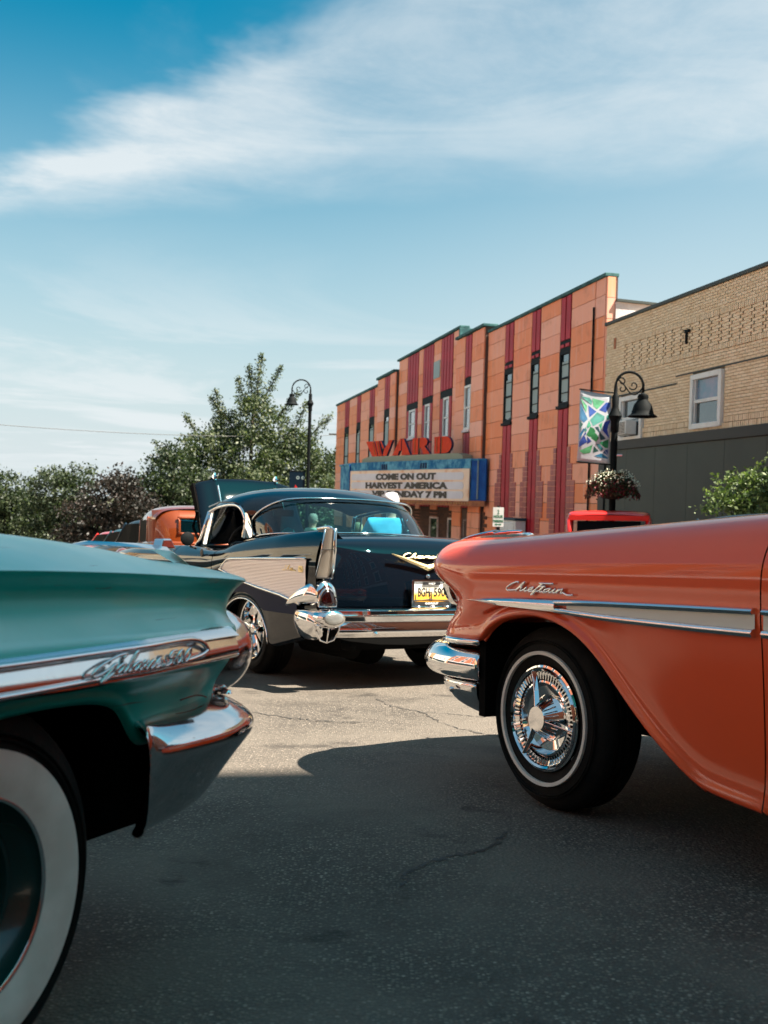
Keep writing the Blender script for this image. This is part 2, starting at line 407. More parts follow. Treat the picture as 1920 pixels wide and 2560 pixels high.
def leafmat(name, a, b_, c, trans=.35):
    m = bpy.data.materials.new(name); m.use_nodes = True; T = NT(m.node_tree); b = T.n['Principled BSDF']; out = T.n['Material Output']
    r = T.new('ShaderNodeNewGeometry').outputs['Random Per Island']
    col = T.ramp(r, [(0, a), (.5, b_), (1, c)]); T.l.new(col, b.inputs['Base Color']); b.inputs['Roughness'].default_value = .55
    tr = T.new('ShaderNodeBsdfTranslucent', {'Color': T.mix(1, col, (1.0, 1.15, .5), 'MULTIPLY')})
    mx = T.new('ShaderNodeMixShader', {0: trans}); T.l.new(b.outputs[0], mx.inputs[1]); T.l.new(tr.outputs[0], mx.inputs[2])
    T.l.new(mx.outputs[0], out.inputs['Surface']); return m
M['leaf'] = leafmat('leaf_green', (.018, .034, .013), (.045, .068, .026), (.17, .19, .10))
M['leaf_dark'] = leafmat('leaf_dark', (.009, .020, .008), (.022, .038, .014), (.085, .11, .05))
M['leaf_purple'] = leafmat('leaf_purple', (.006, .007, .004), (.012, .010, .006), (.032, .016, .011), .12)
M['leaf_light'] = leafmat('leaf_light', (.05, .085, .025), (.09, .14, .045), (.20, .25, .10))
M['banner_white'] = mat('banner_cloth', (.52, .55, .60), .8, spec=.1)
M['petal_white'] = mat('white_petals', (.62, .64, .50), .6)
M['petal_red'] = mat('crimson_petals', (.14, .006, .014), .6)
M['basket'] = mat('dark_coir', (.02, .016, .012), .95)
M['skin'] = mat('skin', (.50, .27, .19), .5)
M['hair'] = mat('grey_hair', (.24, .20, .16), .7)
M['blond'] = mat('blond_hair', (.45, .32, .17), .7)
M['cloth_blue'] = mat('sky_blue_cotton', build=vary((.10, .46, .66), (.07, .38, .58), 6), rough=.85, bump=(9, .5))
M['cloth_white'] = mat('white_cotton', (.78, .78, .78), .85, bump=(9, .5))
M['cloth_green'] = mat('pale_green_cotton', (.42, .55, .44), .85, bump=(9, .5))
M['denim'] = mat('denim', (.03, .05, .10), .9)
M['plush'] = mat('teal_plush', (.10, .38, .38), .9)
M['plush_red'] = mat('red_plush', (.45, .02, .04), .9)
M['alu'] = mat('aluminium', (.6, .6, .6), .3, 1)
M['wire'] = mat('wire', (.05, .05, .05), .6)
M['pale_stucco'] = mat('pale_stucco', build=vary((.74, .66, .52), (.66, .56, .42), 1), rough=.9)
M['stucco'] = mat('tan_stucco', build=vary((.52, .36, .19), (.44, .28, .14), 1), rough=.9)
M['redwall'] = mat('red_brick_wall', build=vary((.36, .12, .06), (.28, .09, .05), 3), rough=.9)
M['bumper_cover'] = M['chrome']
M['coral'].node_tree.nodes['Principled BSDF'].inputs['Coat IOR'].default_value = 1.55
M['black_paint'].node_tree.nodes['Principled BSDF'].inputs['Coat IOR'].default_value = 1.42
# ------------------------------------------------------------------ ground
GX, GY = .010, -.047
def gz(x, y):
    """the street falls away from the camera, then levels out"""
    k = GX * x + GY * y
    lo = -3.9
    return k if k > lo + .6 else lo + .6 * math.exp((k - lo - .6) / .6)
GN = Vector((-GX, -GY, 1)).normalized()
# street sheet, finer near the camera
xs = sorted(set([-900, -400, -200, -100] + list(range(-60, 61, 6)) + [100, 200, 400, 900]))
ys = sorted(set([-300, -120, -60] + list(range(-30, 120, 6)) + [150, 200, 300, 500, 900, 1500]))
v = [(x, y, gz(x, y) - .02) for y in ys for x in xs]; n = len(xs)
f = [(j * n + i, j * n + i + 1, (j + 1) * n + i + 1, (j + 1) * n + i) for j in range(len(ys) - 1) for i in range(n - 1)]
tag(mesh('ground', v, f, M['earth'], smooth=True), kind='structure')
# facade frame: a runs along the street away from the camera, o sticks out over the pavement
FR = Vector((5.66, 28.0, 0)); FD = Vector((-.2111, .97746, 0)); FN = Vector((-.97746, -.2111, 0))
def fpt(a, o, z): p = FR + FD * a + FN * o; return (p.x, p.y, z)
FACM = basis(FR, FD, FN, Vector((0, 0, 1)))
def strip(name, o0, o1, a0, a1, lift, m, step=6):
    V, F = [], []; k = int((a1 - a0) / step)
    for i in range(k + 1):
        a = a0 + (a1 - a0) * i / k
        for o in (o0, (o0 + o1) / 2, o1):
            p = fpt(a, o, 0); V.append((p[0], p[1], gz(p[0], p[1]) + lift))
    for i in range(k):
        for j in range(2): F.append((i * 3 + j, i * 3 + j + 1, (i + 1) * 3 + j + 1, (i + 1) * 3 + j))
    return tag(mesh(name, V, F, m, smooth=True), kind='structure')
def slab(name, o0, o1, a0, a1, lift, m, seg=1.5, gap=.008):
    root = None; V, F = [], []; k = int((a1 - a0) / seg)
    for i in range(k):
        aa, ab = a0 + i * seg + gap, a0 + (i + 1) * seg - gap
        P = [fpt(aa, o0, 0), fpt(ab, o0, 0), fpt(ab, o1, 0), fpt(aa, o1, 0)]; b = len(V)
        V += [(p[0], p[1], gz(p[0], p[1]) + lift) for p in P] + [(p[0], p[1], gz(p[0], p[1]) - .1) for p in P]
        F += [(b, b + 1, b + 2, b + 3), (b + 4, b + 5, b + 1, b), (b + 5, b + 6, b + 2, b + 1), (b + 6, b + 7, b + 3, b + 2), (b + 7, b + 4, b, b + 3)]
    return tag(mesh(name, V, F, m), kind='structure')
strip('road', 3.0, 24.0, -60, 78, .0, M['asphalt'])
slab('pavement', .0, 2.85, -60, 72, .12, M['concrete'])
slab('kerb', 2.86, 3.0, -60, 72, .13, M['concrete'], 3)
slab('far_pavement', 24.0, 28.0, -60, 58, .12, M['concrete'])
# cracks in the asphalt: thin tar-dark fissures with a broken course
def crack(pts, w, seed):
    rr = random.Random(seed); pp = smooth_path([(x, y, 0) for x, y in pts], 14); V, F = [], []
    for i, p in enumerate(pp):
        jx, jy = rr.uniform(-.018, .018), rr.uniform(-.018, .018); ww = w * rr.uniform(.25, 1.2)
        x, y = p[0] + jx, p[1] + jy
        for s in (-1, 1): V.append((x + s * ww * .4, y + s * ww, gz(x, y) + .003))
    for i in range(len(pp) - 1): F.append((2 * i, 2 * i + 1, 2 * i + 3, 2 * i + 2))
    tag(mesh('road_crack', V, F, M['tar'], recalc=False), kind='structure')
crack([(0.0, 6.85), (.09, 6.55), (.24, 6.35), (.36, 5.95), (.52, 5.65), (.70, 5.5), (.85, 5.35)], .006, 1)
crack([(.24, 6.35), (.42, 6.28), (.60, 6.20), (.9, 6.15)], .004, 2)
crack([(-.72, 6.2), (-.5, 6.02), (-.25, 5.93), (0.0, 5.92)], .005, 3)
crack([(.45, 3.62), (.36, 3.42), (.22, 3.3), (.12, 3.18), (.08, 3.02)], .012, 7)
crack([(-.5, 5.99), (-.3, 5.9), (-.12, 5.88)], .004, 5)

# ------------------------------------------------------------------ the theatre
theatre = empty('theatre', mw=FACM)
tag(theatre, 'orange terracotta tiled art deco theatre with green coping and crimson strips', 'theatre')
tz = gz(5.66, 28)
def tb(x0, x1, o0, o1, z0, z1): return box(x0, x1, o0, o1, z0, z1)
mesh('wall', *join(tb(.15, 10.2, -.3, -.03, -4.2, 6.98), tb(10.2, 13.75, -.3, .12, -4.2, 7.22), tb(13.75, 24.25, -.3, -.03, -4.2, 7.70),
                   tb(24.25, 28.4, -.3, .12, -4.2, 7.22), tb(28.4, 41.8, -.3, -.03, -4.2, 6.98), tb(.16, 41.79, -16, -.305, -4.2, 5.6)), M['grout'], theatre)
# side wall seen above the neighbour: whitewashed brick, stepping down to the back
mesh('side_wall', *join(prism([(-.205, -4), (-.205, 6.33), (-14, 5.9), (-14, -4)], .02, .148, 0)), M['side_brick'], theatre)
for i in range(13): mesh('tile', *tb(.06, .146, -.20, .02, 6.97 - (i + 1) * .545 + .014, 6.97 - i * .545), M['tile'], theatre)
mesh('side_coping', *prism([(-.21, 6.335), (-.21, 6.40), (-14, 5.97), (-14, 5.905)], -.04, .2, 0), M['roof_dark'], theatre)
cols = [(.17, .81), (.83, 2.48), (3.32, 4.93), (5.74, 7.41), (8.33, 10.18)]
pj = [(10.22, 11.66), (12.54, 13.72)]
cen = [(13.78, 14.68), (16.54, 17.67), (19.52, 20.27), (22.46, 24.2)]
pj2 = [(24.27, 25.48), (26.72, 28.38)]
left = [(28.42, 29.8), (31.25, 33.7), (34.93, 37.3), (38.85, 41.76)]
tmesh = {}
def piece(name, x0, x1, z0, z1, off, th, m, parent, bev=0):
    key = (name, round(x1 - x0, 3), round(z1 - z0, 3), m.name)
    if key not in tmesh:
        v, f = box(0, x1 - x0, -.03, th, 0, z1 - z0)
        me = bpy.data.meshes.new(name); me.from_pydata(v, [], f); me.materials.append(m); tmesh[key] = me
    o = bpy.data.objects.new(name, tmesh[key]); COL.objects.link(o); o.parent = parent
    o.location = (x0, off, z0); return o
rt = random.Random(3)
def tiles(cc, top, off):
    for (a, b) in cc:
        z = top
        rows = 0
        while z > -.25:
            h = .545 if rows or abs(top - 6.98) > .1 else .46
            o = piece('tile', a + .008, b - .008, z - h + .014, z, off + rt.uniform(-.004, .004), .045, M['tile'], theatre)
            o.rotation_euler = (rt.uniform(-.004, .004), 0, rt.uniform(-.0025, .0025))
            z -= h; rows += 1
tiles(cols, 6.98, -.02); tiles(pj, 7.20, .13); tiles(cen, 7.68, -.02); tiles(pj2, 7.20, .13); tiles(left, 6.98, -.02)
# tall crimson strips with black ribs, each broken by a window
def ribs(a0, a1, z0, z1, off, nb):
    piece('strip_panel', a0, a1, z0, z1, off - .01, .02, M['tile_black'], theatre)
    w = (a1 - a0) / nb
    for i in range(nb):
        piece('strip_bar', a0 + w * i + w * .10, a0 + w * (i + 1) - w * .10, z0 + .03, z1 - .01, off, .045, M['tile_red'], theatre)
wins = [(2.5, 3.3, 3.86, 5.42, 2, 'd'), (4.95, 5.72, 3.74, 5.42, 2, 'd'), (7.43, 8.3, 3.70, 5.40, 2, 'd')]
def window(a0, a1, z0, z1, off, kind):
    fm = M['white'] if kind == 'w' else M['tile_black']
    w = mesh('window', *join(tb(a0, a0 + .09, off - .028, off + .035, z0, z1), tb(a1 - .09, a1, off - .028, off + .035, z0, z1),
                             tb(a0 + .09, a1 - .09, off - .028, off + .035, z1 - .09, z1), tb(a0 + .09, a1 - .09, off - .028, off + .035, z0, z0 + .09)), fm, theatre)
    zm = (z0 + z1) / 2
    mesh('sash_bar', *join(tb(a0 + .09, a1 - .09, off - .02, off + .015, zm - .03, zm + .03), *([tb(a0 + .09, a1 - .09, off - .02, off + .005, z, z + .025) for z in np.linspace(z0 + .35, z1 - .4, 3)] if kind == 'd' else [])), fm, w)
    mesh('pane', *tb(a0 + .09, a1 - .09, off - .026, off - .018, z0 + .09, z1 - .09), M['pane'], w)
    if kind == 'd': mesh('blind', *tb(a0 + .20, a1 - .12, off - .016, off - .012, z0 + .14, z1 - .3), M['curtain'], w)
    mesh('sill', *tb(a0 - .05, a1 + .05, off - .028, off + .09, z0 - .09, z0 - .003), M['tile_black'] if kind != 'w' else M['side_brick'], w)
for (a0, a1, z0, z1, nb, k) in wins:
    ribs(a0, a1, z1 + .28, 6.97, -.01, nb); piece('strip_panel', a0, a1, z1 + .002, z1 + .278, 0, .02, M['tile_black'], theatre)
    for i in range(nb):
        w_ = (a1 - a0) / nb; piece('strip_stud', a0 + w_ * i + .06, a0 + w_ * (i + 1) - .06, z1 + .10, z1 + .19, 0, .05, M['tile_red'], theatre)
    window(a0, a1, z0, z1, 0, k); ribs(a0, a1, -2.2, z0 - .10, -.01, nb)
    # stepped fans of crimson glazed brick either side, below
    for side in (-1, 1):
        zr = 2.66
        for r in range(17):
            z1_ = 2.66 - r * .158
            wd = (.28, .28, .28, .52, .52, .52, .78, .78, .78, .78, .78, .78, .78, .52, .52, .52, .52)[r] * .8
            nb_ = 1 if wd < .3 else 2
            for q in range(nb_):
                x0 = (a1 + .01 + q * wd / nb_) if side > 0 else (a0 - .01 - (q + 1) * wd / nb_)
                piece('brick', x0 + .006, x0 + wd / nb_ - .006, z1_ - .146, z1_, .026, .018, M['red_brick'], theatre)
for (a0, a1, z0, z1, nb, off) in [(11.7, 12.5, 3.71, 5.35, 2, .14), (14.72, 16.5, 3.61, 5.22, 4, 0), (17.71, 19.48, 3.65, 5.2, 4, 0), (20.31, 22.42, 3.9, 5.17, 4, 0)]:
    wide = a1 - a0 > 1
    wa, wb = (a0 + .42, a1 - .5) if wide else (a0, a1)
    top = 7.67 if wide else 7.18
    ribs(a0, a1, z1 + .28, top, off - .01, nb); piece('strip_panel', a0, a1, z1 + .002, z1 + .278, off, .02, M['tile_black'], theatre)
    window(wa, wb, z0, z1, off, 'w')
    if wide:
        ribs(a0, wa - .01, z0 - .1, z1, off - .01, 1); ribs(wb + .01, a1, z0 - .1, z1, off - .01, 1)
    ribs(a0, a1, .8, z0 - .12, off - .01, nb)
for (a0, a1, z0, z1) in [(25.52, 26.68, 2.2, 5.28), (29.85, 31.2, 2.2, 5.2), (33.76, 34.88, 2.2, 5.16), (37.37, 38.8, 2.2, 5.13)]:
    off = .14 if a0 < 27 else 0
    ribs(a0, a1, z1 + .28, 6.97 if a0 > 27 else 7.18, off - .01, 2); piece('strip_panel', a0, a1, z1 + .002, z1 + .278, off, .02, M['tile_black'], theatre)
    window(a0, a1, z0, z1, off, 'd')
piece('vent_panel', 16.62, 17.6, 6.15, 6.85, 0, .055, M['curtain'], theatre)
# coping
mesh('coping', *join(tb(.08, 10.1, -.3, .09, 6.985, 7.08), tb(10.1, 13.7, -.3, .26, 7.225, 7.32), tb(13.62, 24.4, -.3, .10, 7.705, 7.80),
                     tb(24.42, 28.5, -.5, .26, 7.225, 7.35), tb(28.52, 41.9, -.5, .09, 6.985, 7.11),
                     tb(13.62, 13.74, -1.6, .10, 7.36, 7.703)), M['coping'], theatre, bevel=.015)
mesh('downpipe', *tube([(.84, .06, 6.3), (.84, .06, -1.4)], .028), M['iron'], theatre)
# recess and dark brick shopfront under the marquee
lv, lf = [], []
for r in range(22):
    for k in range(36):
        a = 9.7 + k * .56 + (r % 2) * .28; z = -2.25 + r * .135
        q = box(a, a + .54, .03, .06, z, z + .120); b = len(lv); lv += q[0]; lf += [tuple(i + b for i in t_) for t_ in q[1]]
tag(mesh('entrance_brick', lv, lf, M['dark_brick'], theatre), kind='stuff')
for a in (11.0, 13.2, 16.0):
    f_ = mesh('window', *join(tb(a, a + 1.3, .065, .12, .35, .42), tb(a, a + .07, .065, .12, -1.2, .347), tb(a + 1.23, a + 1.3, .065, .12, -1.2, .347)), M['side_brick'], theatre)
    mesh('pane', *tb(a + .07, a + 1.23, .07, .09, -1.2, .35), M['pane'], f_)

# ------------------------------------------------------------------ marquee, a thing that hangs on the facade
mq = empty('marquee', mw=FACM); tag(mq, 'blue and cream cinema marquee with three rows of changeable black letters', 'marquee')
outl = [(9.55, 0.16), (10.2, .5), (18.7, 3.2), (21.7, 3.2), (30.2, .5), (30.85, .16)]
def mprism(z0, z1, inset=0):
    c = [(a + (inset if a < 20 else -inset), max(.14, o - inset)) for a, o in outl]; n = len(c)
    V = [(a, o, z0) for a, o in c] + [(a, o, z1) for a, o in c]
    F = [tuple(range(n)), tuple(range(2 * n - 1, n - 1, -1))] + [(i, (i + 1) % n, (i + 1) % n + n, i + n) for i in range(n)]
    return V, F
mesh('canopy', *mprism(1.10, 2.50, .04), M['marquee_blue'], mq)
mesh('soffit', *mprism(.90, 1.095, -.03), M['rust_trim'], mq)
mesh('roof_lip', *mprism(2.505, 2.57, -.02), M['marquee_blue'], mq)
# lamps along the rusty lower edge
A = Vector((10.2, .5, 0)); B = Vector((18.7, 3.2, 0)); U = (B - A).normalized(); L_ = (B - A).length; NN = Vector((-U.y, U.x, 0)) 
if NN.y < 0: NN = -NN
MF = basis(A + NN * .03, U, NN, Vector((0, 0, 1)))        # local frame on the street-side sign face: x along, y out
def face(name, v, f, m, **k):
    return mesh(name, [tuple(MF @ Vector(p)) for p in v], f, m, mq, **k)
LV, LF = join(*[lathe([(.001, .05), (.022, .04), (.028, .02), (.022, 0)], 8, 'y', (x, .0, zc)) for x in np.arange(.12, L_, .17) for zc in (1.0,)])
lamps = face('lamp_row', LV, LF, M['bulb'], smooth=True); lamps['kind'] = 'stuff'
Q = 2  # ribbed blue end return
V = []; F = []
for z in np.arange(1.14, 2.45, .11):
    q = box(.0, .70, -.01, .012, z, z + .085); F += [tuple(i + len(V) for i in t_) for t_ in q[1]]; V += q[0]
E0 = Vector((9.55, .16, 0)); E1 = Vector((10.2, .5, 0)); EU = (E1 - E0).normalized(); EN = Vector((-EU.y, EU.x, 0)); EN = EN if EN.y > 0 else -EN
EM = basis(E0 + EN * .0, EU, EN, Vector((0, 0, 1)))
mesh('end_panel', [tuple(EM @ Vector(p)) for p in box(0, .73, -.05, .0, 1.1, 2.56)[0]], box(0, 1, 0, 1, 0, 1)[1], M['rib_blue'], mq)
mesh('end_rib', [tuple(EM @ Vector(p)) for p in V], F, M['rib_blue'], mq)
mesh('neon_line', *join(*[([tuple(EM @ Vector(p)) for p in q[0]], q[1]) for q in (tube([(.36, .03, 1.15), (.36, .03, 2.5)], .012, 6), tube([(.4, .03, 1.15), (.4, .03, 2.5)], .012, 6))]), M['curtain'], mq)
face('fascia', *join(*[box(x, x + 1.46, -.02, .0, 2.235, 2.50) for x in np.arange(.02, L_ - .3, 1.49)]), M['marquee_blue'])
for xg in (2.95, 5.9):
    face('bulb_cluster', *join(*[lathe([(.001, .05), (.035, .04), (.04, 0)], 10, 'y', (xg + i * .17, 0, 2.30 + j * .065)) for i in range(3) for j in range(3)]), M['sign_side'], smooth=True)
face('left_pylon', *box(8.95, L_ + .03, -.02, .07, 1.1, 2.5), M['rib_blue'])
face('sign_board', *box(.06, 9.0, -.03, .02, 1.07, 2.225), M['marquee_cream'], bevel=.015)
for i, z in enumerate((1.965, 1.62, 1.285)):
    pl = []
    for k in range(13): an = math.pi / 2 + math.pi * k / 12; pl.append((.40 + .12 + .135 * math.cos(an), z + .135 * math.sin(an)))
    for k in range(13): an = -math.pi / 2 + math.pi * k / 12; pl.append((8.68 + .135 * math.cos(an), z + .135 * math.sin(an)))
    pl = [(x, zz_) for x, zz_ in pl]
    tr = face('letter_track', *prism(pl, .022, .032), M['marquee_row'])
def mtext(s, x0, x1, z, h=.26):
    """letters run towards the viewer's right, which is decreasing x on this face"""
    mw = MF @ basis(Vector(((x0 + x1) / 2, .042, z)), Vector((-1, 0, 0)), Vector((0, 0, 1)), Vector((0, 1, 0)))
    o = text_mesh('letters', s, h * 1.38, .006, M['black_ink'], mq, Matrix.Identity(4), bold=.020)
    xs_ = [q.co.x for q in o.data.vertices]; ys_ = [q.co.y for q in o.data.vertices]
    cx, cy = (max(xs_) + min(xs_)) / 2, (max(ys_) + min(ys_)) / 2
    s_ = Matrix.Diagonal((abs(x0 - x1) / (max(xs_) - min(xs_)), h / (max(ys_) - min(ys_)), 1, 1))
    o.data.transform(mw @ s_ @ Matrix.Translation((-cx, -cy, 0)))
mtext('COME ON OUT', 6.70, 2.20, 1.965); mtext('HARVEST AMERICA', 7.54, 1.40, 1.62); mtext('VIP SUNDAY 7 PM', 7.0, 1.44, 1.285)
# WARD: standing channel letters
sg = mesh('sign_base', [tuple(MF @ Vector(p)) for p in prism([(.70, 2.57), (.78, 2.72), (1.1, 2.80), (7.8, 2.80), (8.2, 2.72), (8.3, 2.57)], -.55, -.15)[0]],
          prism([(0, 0)] * 6, 0, 1)[1], M['base_green'], mq)
def letter(polys, name='sign_letter'):
    for pl in polys:
        g = [tuple(MF @ Vector(p)) for p in prism(pl, -.27, -.17)[0]]; ff = prism(pl, 0, 1)[1]
        L = mesh(name, g, ff, M['sign_red'], sg); L.data.materials.append(M['sign_side'])
        for p in L.data.polygons:
            p.material_index = 0 if abs((FACM.to_3x3() @ p.normal).normalized().dot((FACM @ MF).to_3x3() @ Vector((0, 1, 0)))) > .8 else 1
def P(x, z): return (x, z)
Zt, Zb = 3.44, 2.82
# x decreases to the viewer's right
letter([[P(7.99, Zt), P(7.30, Zt), P(6.98, Zb), P(7.45, Zb)], [P(7.22, Zt), P(6.90, Zt), P(6.62, Zb), P(6.92, Zb)],
        [P(6.82, Zt), P(6.62, 3.13), P(6.45, 3.13), P(6.72, Zt)], [P(6.58, Zb), P(6.48, 3.05), P(6.05, Zt), P(5.80, Zt), P(6.25, Zb)]])
letter([[P(5.80, Zb), P(5.22, Zt + .03), P(5.12, Zt + .03), P(5.12, 3.0), P(5.25, 3.0), P(5.38, Zb)], [P(5.06, Zt + .03), P(4.95, Zt + .03), P(4.42, Zb), P(5.06, Zb)]])
letter([[P(4.27, Zt), P(3.85, Zt), P(3.85, Zb), P(4.27, Zb)],
        [P(3.77, Zt)] + [P(3.40 - .20 * math.sin(t), 3.285 + .155 * math.cos(t)) for t in np.linspace(0, math.pi, 8)] + [P(3.00, Zb), P(3.45, Zb), P(3.62, 3.05), P(3.77, 3.05)]])
letter([[P(2.70, Zt), P(2.30, Zt), P(2.30, Zb), P(2.70, Zb)], [P(2.22, Zt)] + [P(1.95 - .42 * math.sin(t), 3.13 + .31 * math.cos(t)) for t in np.linspace(0, math.pi, 12)] + [P(2.22, Zb)]])
face('neon_channel', *join(*[box(x, x + .025, -.165, -.15, Zb + .05, Zt - .04) for x in (4.06, 2.5, 2.18, 3.73)], *[tube([(x, -.155, Zb + .05), (x + .22, -.155, Zt - .04)], .014, 6) for x in (7.15, 6.76)]), M['sign_rust'])
face('letter_strut', *join(*[tube([(x, -.4, 2.8), (x, -.4, 2.83)], .02, 6) for x in (7.2, 5.1, 4.1, 2.5)]), M['iron'])

# ------------------------------------------------------------------ yellow brick building
yb = empty('brick_shop_building', mw=FACM); tag(yb, 'yellow brick two storey building above a dark green shopfront', 'building')
YA0, YA1, YB = -14.0, .14, 2.66
mesh('wall', *join(tb(YA0, YA1, -15, -.02, 2.5, 5.68), tb(YA0, YA1, -15, -.02, -3, 2.5)), M['mortar'], yb)
mesh('parapet_cap', *join(tb(YA0, .1, -.3, .07, 5.68, 5.77)), M['roof_dark'], yb, bevel=.02)
V, F = [], []
def brk(a0, a1, z0, z1, o):
    b = len(V); q = box(a0, a1, -.02, o, z0, z1)
    V.extend(q[0]); F.extend(tuple(i + b for i in t_) for t_ in q[1][1:])
rb = random.Random(5)
wopen = [(-5.95, -4.60, 2.70, 3.92), (-2.28, -.96, 2.60, 3.76)]
z = 2.66; course = 0
while z < 5.66:
    if 2.60 <= z < 2.80 or 4.30 <= z < 4.42 or 5.03 <= z < 5.15:
        hh = .115; a = YA1 - .02
        lim = -.80 if z > 4 else YA0
        while a > YA0:
            if not any(w0 < a - .03 and a < w1 + .03 and z0 - .02 < z < z1 for w0, w1, z0, z1 in wopen):
                if z > 4 and a > -.80: 
                    pass
                else: brk(a - .062, a, z, z + hh, .034 + rb.uniform(-.003, .003))
            a -= .0745
        if z > 4:
            for k in range(2):
                a = YA1 - .02 - (k % 2) * .1
                while a > -.78: brk(a - .195, a, z + k * .062, z + k * .062 + .052, .014); a -= .207
        z += .128; course += 1; continue
    a = YA1 - .02 + (course % 2) * .105
    band = 4.42 <= z < 5.03
    # free stretches of this course between the window openings
    free = [(YA0, YA1 - .02)]
    for w0, w1, z0, z1 in wopen:
        if z0 - .06 < z < z1:
            free = [q for lo, hi in free for q in ((lo, min(hi, w0)), (max(lo, w1), hi)) if q[1] - q[0] > .02]
    while a > YA0:
        o = .014 + rb.uniform(-.002, .002)
        if band and a < -.80 and (int(round(-a / .207)) + course) % 2 == 0: o = .030
        for lo, hi in free:
            b0, b1 = max(lo, a - .195), min(hi, a)
            if b1 - b0 > .02: brk(b0, b1, z, z + .0565, o)
        a -= .207
    z += .0665; course += 1
tag(mesh('brickwork', V, F, M['yellow_brick'], yb, recalc=False), kind='stuff')
for (w0, w1, z0, z1), sb in zip(wopen, (0, 1)):
    fr_ = mesh('window', *join(tb(w0 + .02, w0 + .14, -.018, .085, z0 + .02, z1 - .03), tb(w1 - .14, w1 - .02, -.018, .085, z0 + .02, z1 - .03), tb(w0 + .14, w1 - .14, -.018, .085, z1 - .14, z1 - .03),
                               tb(w0 + .14, w1 - .14, -.018, .085, z0 + .02, z0 + .13)), M['white'], yb, bevel=.008)
    zm = (z0 + z1) / 2
    mesh('sash', *join(tb(w0 + .14, w1 - .14, -.015, .045, zm - .035, zm + .035), tb(w0 + .142, w0 + .19, -.015, .04, z0 + .13, z1 - .14), tb(w1 - .19, w1 - .142, -.015, .04, z0 + .13, z1 - .14)), M['white'], fr_)
    mesh('pane', *tb(w0 + .19, w1 - .19, -.017, -.008, z0 + .13, z1 - .14), M['pane'], fr_)
    if sb == 0: mesh('blind', *tb(w0 + .2, w1 - .2, -.006, -.002, zm + .04, z1 - .15), M['sky_blind'], fr_)
    mesh('lintel', *tb(w0 - 1.6, w1 + .75, -.01, .03, z1 + .02, z1 + .05), M['roof_dark'], yb)
ac = mesh('air_conditioner', *box(-1.98, -1.26, .055, .34, 2.76, 3.10), M['white'], bevel=.015); ac.matrix_world = FACM
tag(ac, 'white air conditioner box in the left upstairs window', 'air conditioner')
mesh('grille', *join(*[box(-1.94, -1.30, .345, .352, 2.79 + i * .035, 2.79 + i * .035 + .016) for i in range(8)], box(-1.275, -1.268, .08, .3, 2.8, 3.05)), M['black_ink'], ac)
mesh('anchor_plate', *join(box(-4.36, -4.30, .015, .07, 4.62, 4.92), box(-4.46, -4.26, .04, .075, 4.86, 4.93)), M['iron'], yb)
mesh('cornice_band', *tb(YA0, .12, -.02, .10, 2.43, 2.655), M['shop_band'], yb, bevel=.01)
for i in range(9):
    a1_ = .10 - i * 1.55
    mesh('fascia_panel', *tb(a1_ - 1.545, a1_ - .005 - (.33 if i == 0 else 0), .0, .055, .55, 2.425), M['shop_green'], yb)
mesh('pilaster', *tb(-.24, .12, .0, .10, -2.2, 2.42), M['shop_band'], yb)
mesh('shopfront_frame', *join(tb(YA0, -.26, .0, .09, .40, .545), *[tb(-.6 - i * 1.9, -.5 - i * 1.9, .0, .07, -1.4, .397) for i in range(8)]), M['shop_band'], yb)
mesh('shop_glass', *tb(YA0, -.26, -.01, .02, -1.4, .397), M['pane'], yb)
mesh('scar', *join(tb(-.56, -.42, .012, .02, 5.02, 5.3)), M['rust_trim'], yb)

# ------------------------------------------------------------------ buildings outside the frame: near corner and rear blocks added to shade the foreground, and the far side of the street
def block(name, label, a0, a1, o0, o1, h, wallm, rows_, cols_, face_out, trimm):
    """plain commercial block with punched windows on the street face"""
    b = empty(name, mw=FACM); tag(b, label, 'building')
    p = fpt((a0 + a1) / 2, face_out, 0); zb = gz(p[0], p[1])
    mesh('wall', *tb(a0, a1, min(o0, o1), max(o0, o1), zb - 2, zb + h), wallm, b)
    s = 1 if face_out == max(o0, o1) else -1
    mesh('coping', *tb(a0 - .1, a1 + .1, min(o0, o1) - .1, max(o0, o1) + .1, zb + h + .002, zb + h + .2), trimm, b)
    for r in range(rows_):
        for c in range(cols_):
            w = (a1 - a0) / cols_; x = a0 + w * (c + .5); z0_ = zb + 4.0 + r * 3.0
            fr = mesh('window', *join(tb(x - .62, x - .5, face_out, face_out + s * .08, z0_, z0_ + 1.8), tb(x + .5, x + .62, face_out, face_out + s * .08, z0_, z0_ + 1.8),
                                      tb(x - .75, x + .75, face_out, face_out + s * .12, z0_ - .15, z0_ - .003), tb(x - .75, x + .75, face_out, face_out + s * .1, z0_ + 1.803, z0_ + 2.05)), trimm, b)
            mesh('pane', *tb(x - .5, x + .5, face_out, face_out + s * .03, z0_, z0_ + 1.8), M['pane'], fr)
    sh = mesh('shopfront', *tb(a0 + .5, a1 - .5, face_out, face_out + s * .04, zb + .4, zb + 2.8), M['pane'], b)
    mesh('sign_band', *tb(a0 + .2, a1 - .2, face_out, face_out + s * .15, zb + 2.85, zb + 3.4), trimm, b)
NEAR_A = -28.95
block('corner_shade_block', 'unseen six storey brick block added at the near right to cast shade', -60, NEAR_A, -14, 0, 21.5, M['redwall'], 5, 9, 0, M['side_brick'])  # added out of view, tall enough for its shadow to cover the near cars
block('rear_shade_block', 'unseen red brick block added at the near end to cut sky light', -56, -47.5, .5, 34, 15, M['redwall'], 3, 3, 34, M['side_brick'])  # unseen blocker added to hide the low sky behind and darken the foreground
block('stucco_building', 'tan stucco shop block on the opposite pavement', -46, -24, 28, 40, 8.5, M['stucco'], 1, 6, 28, M['redwall'])
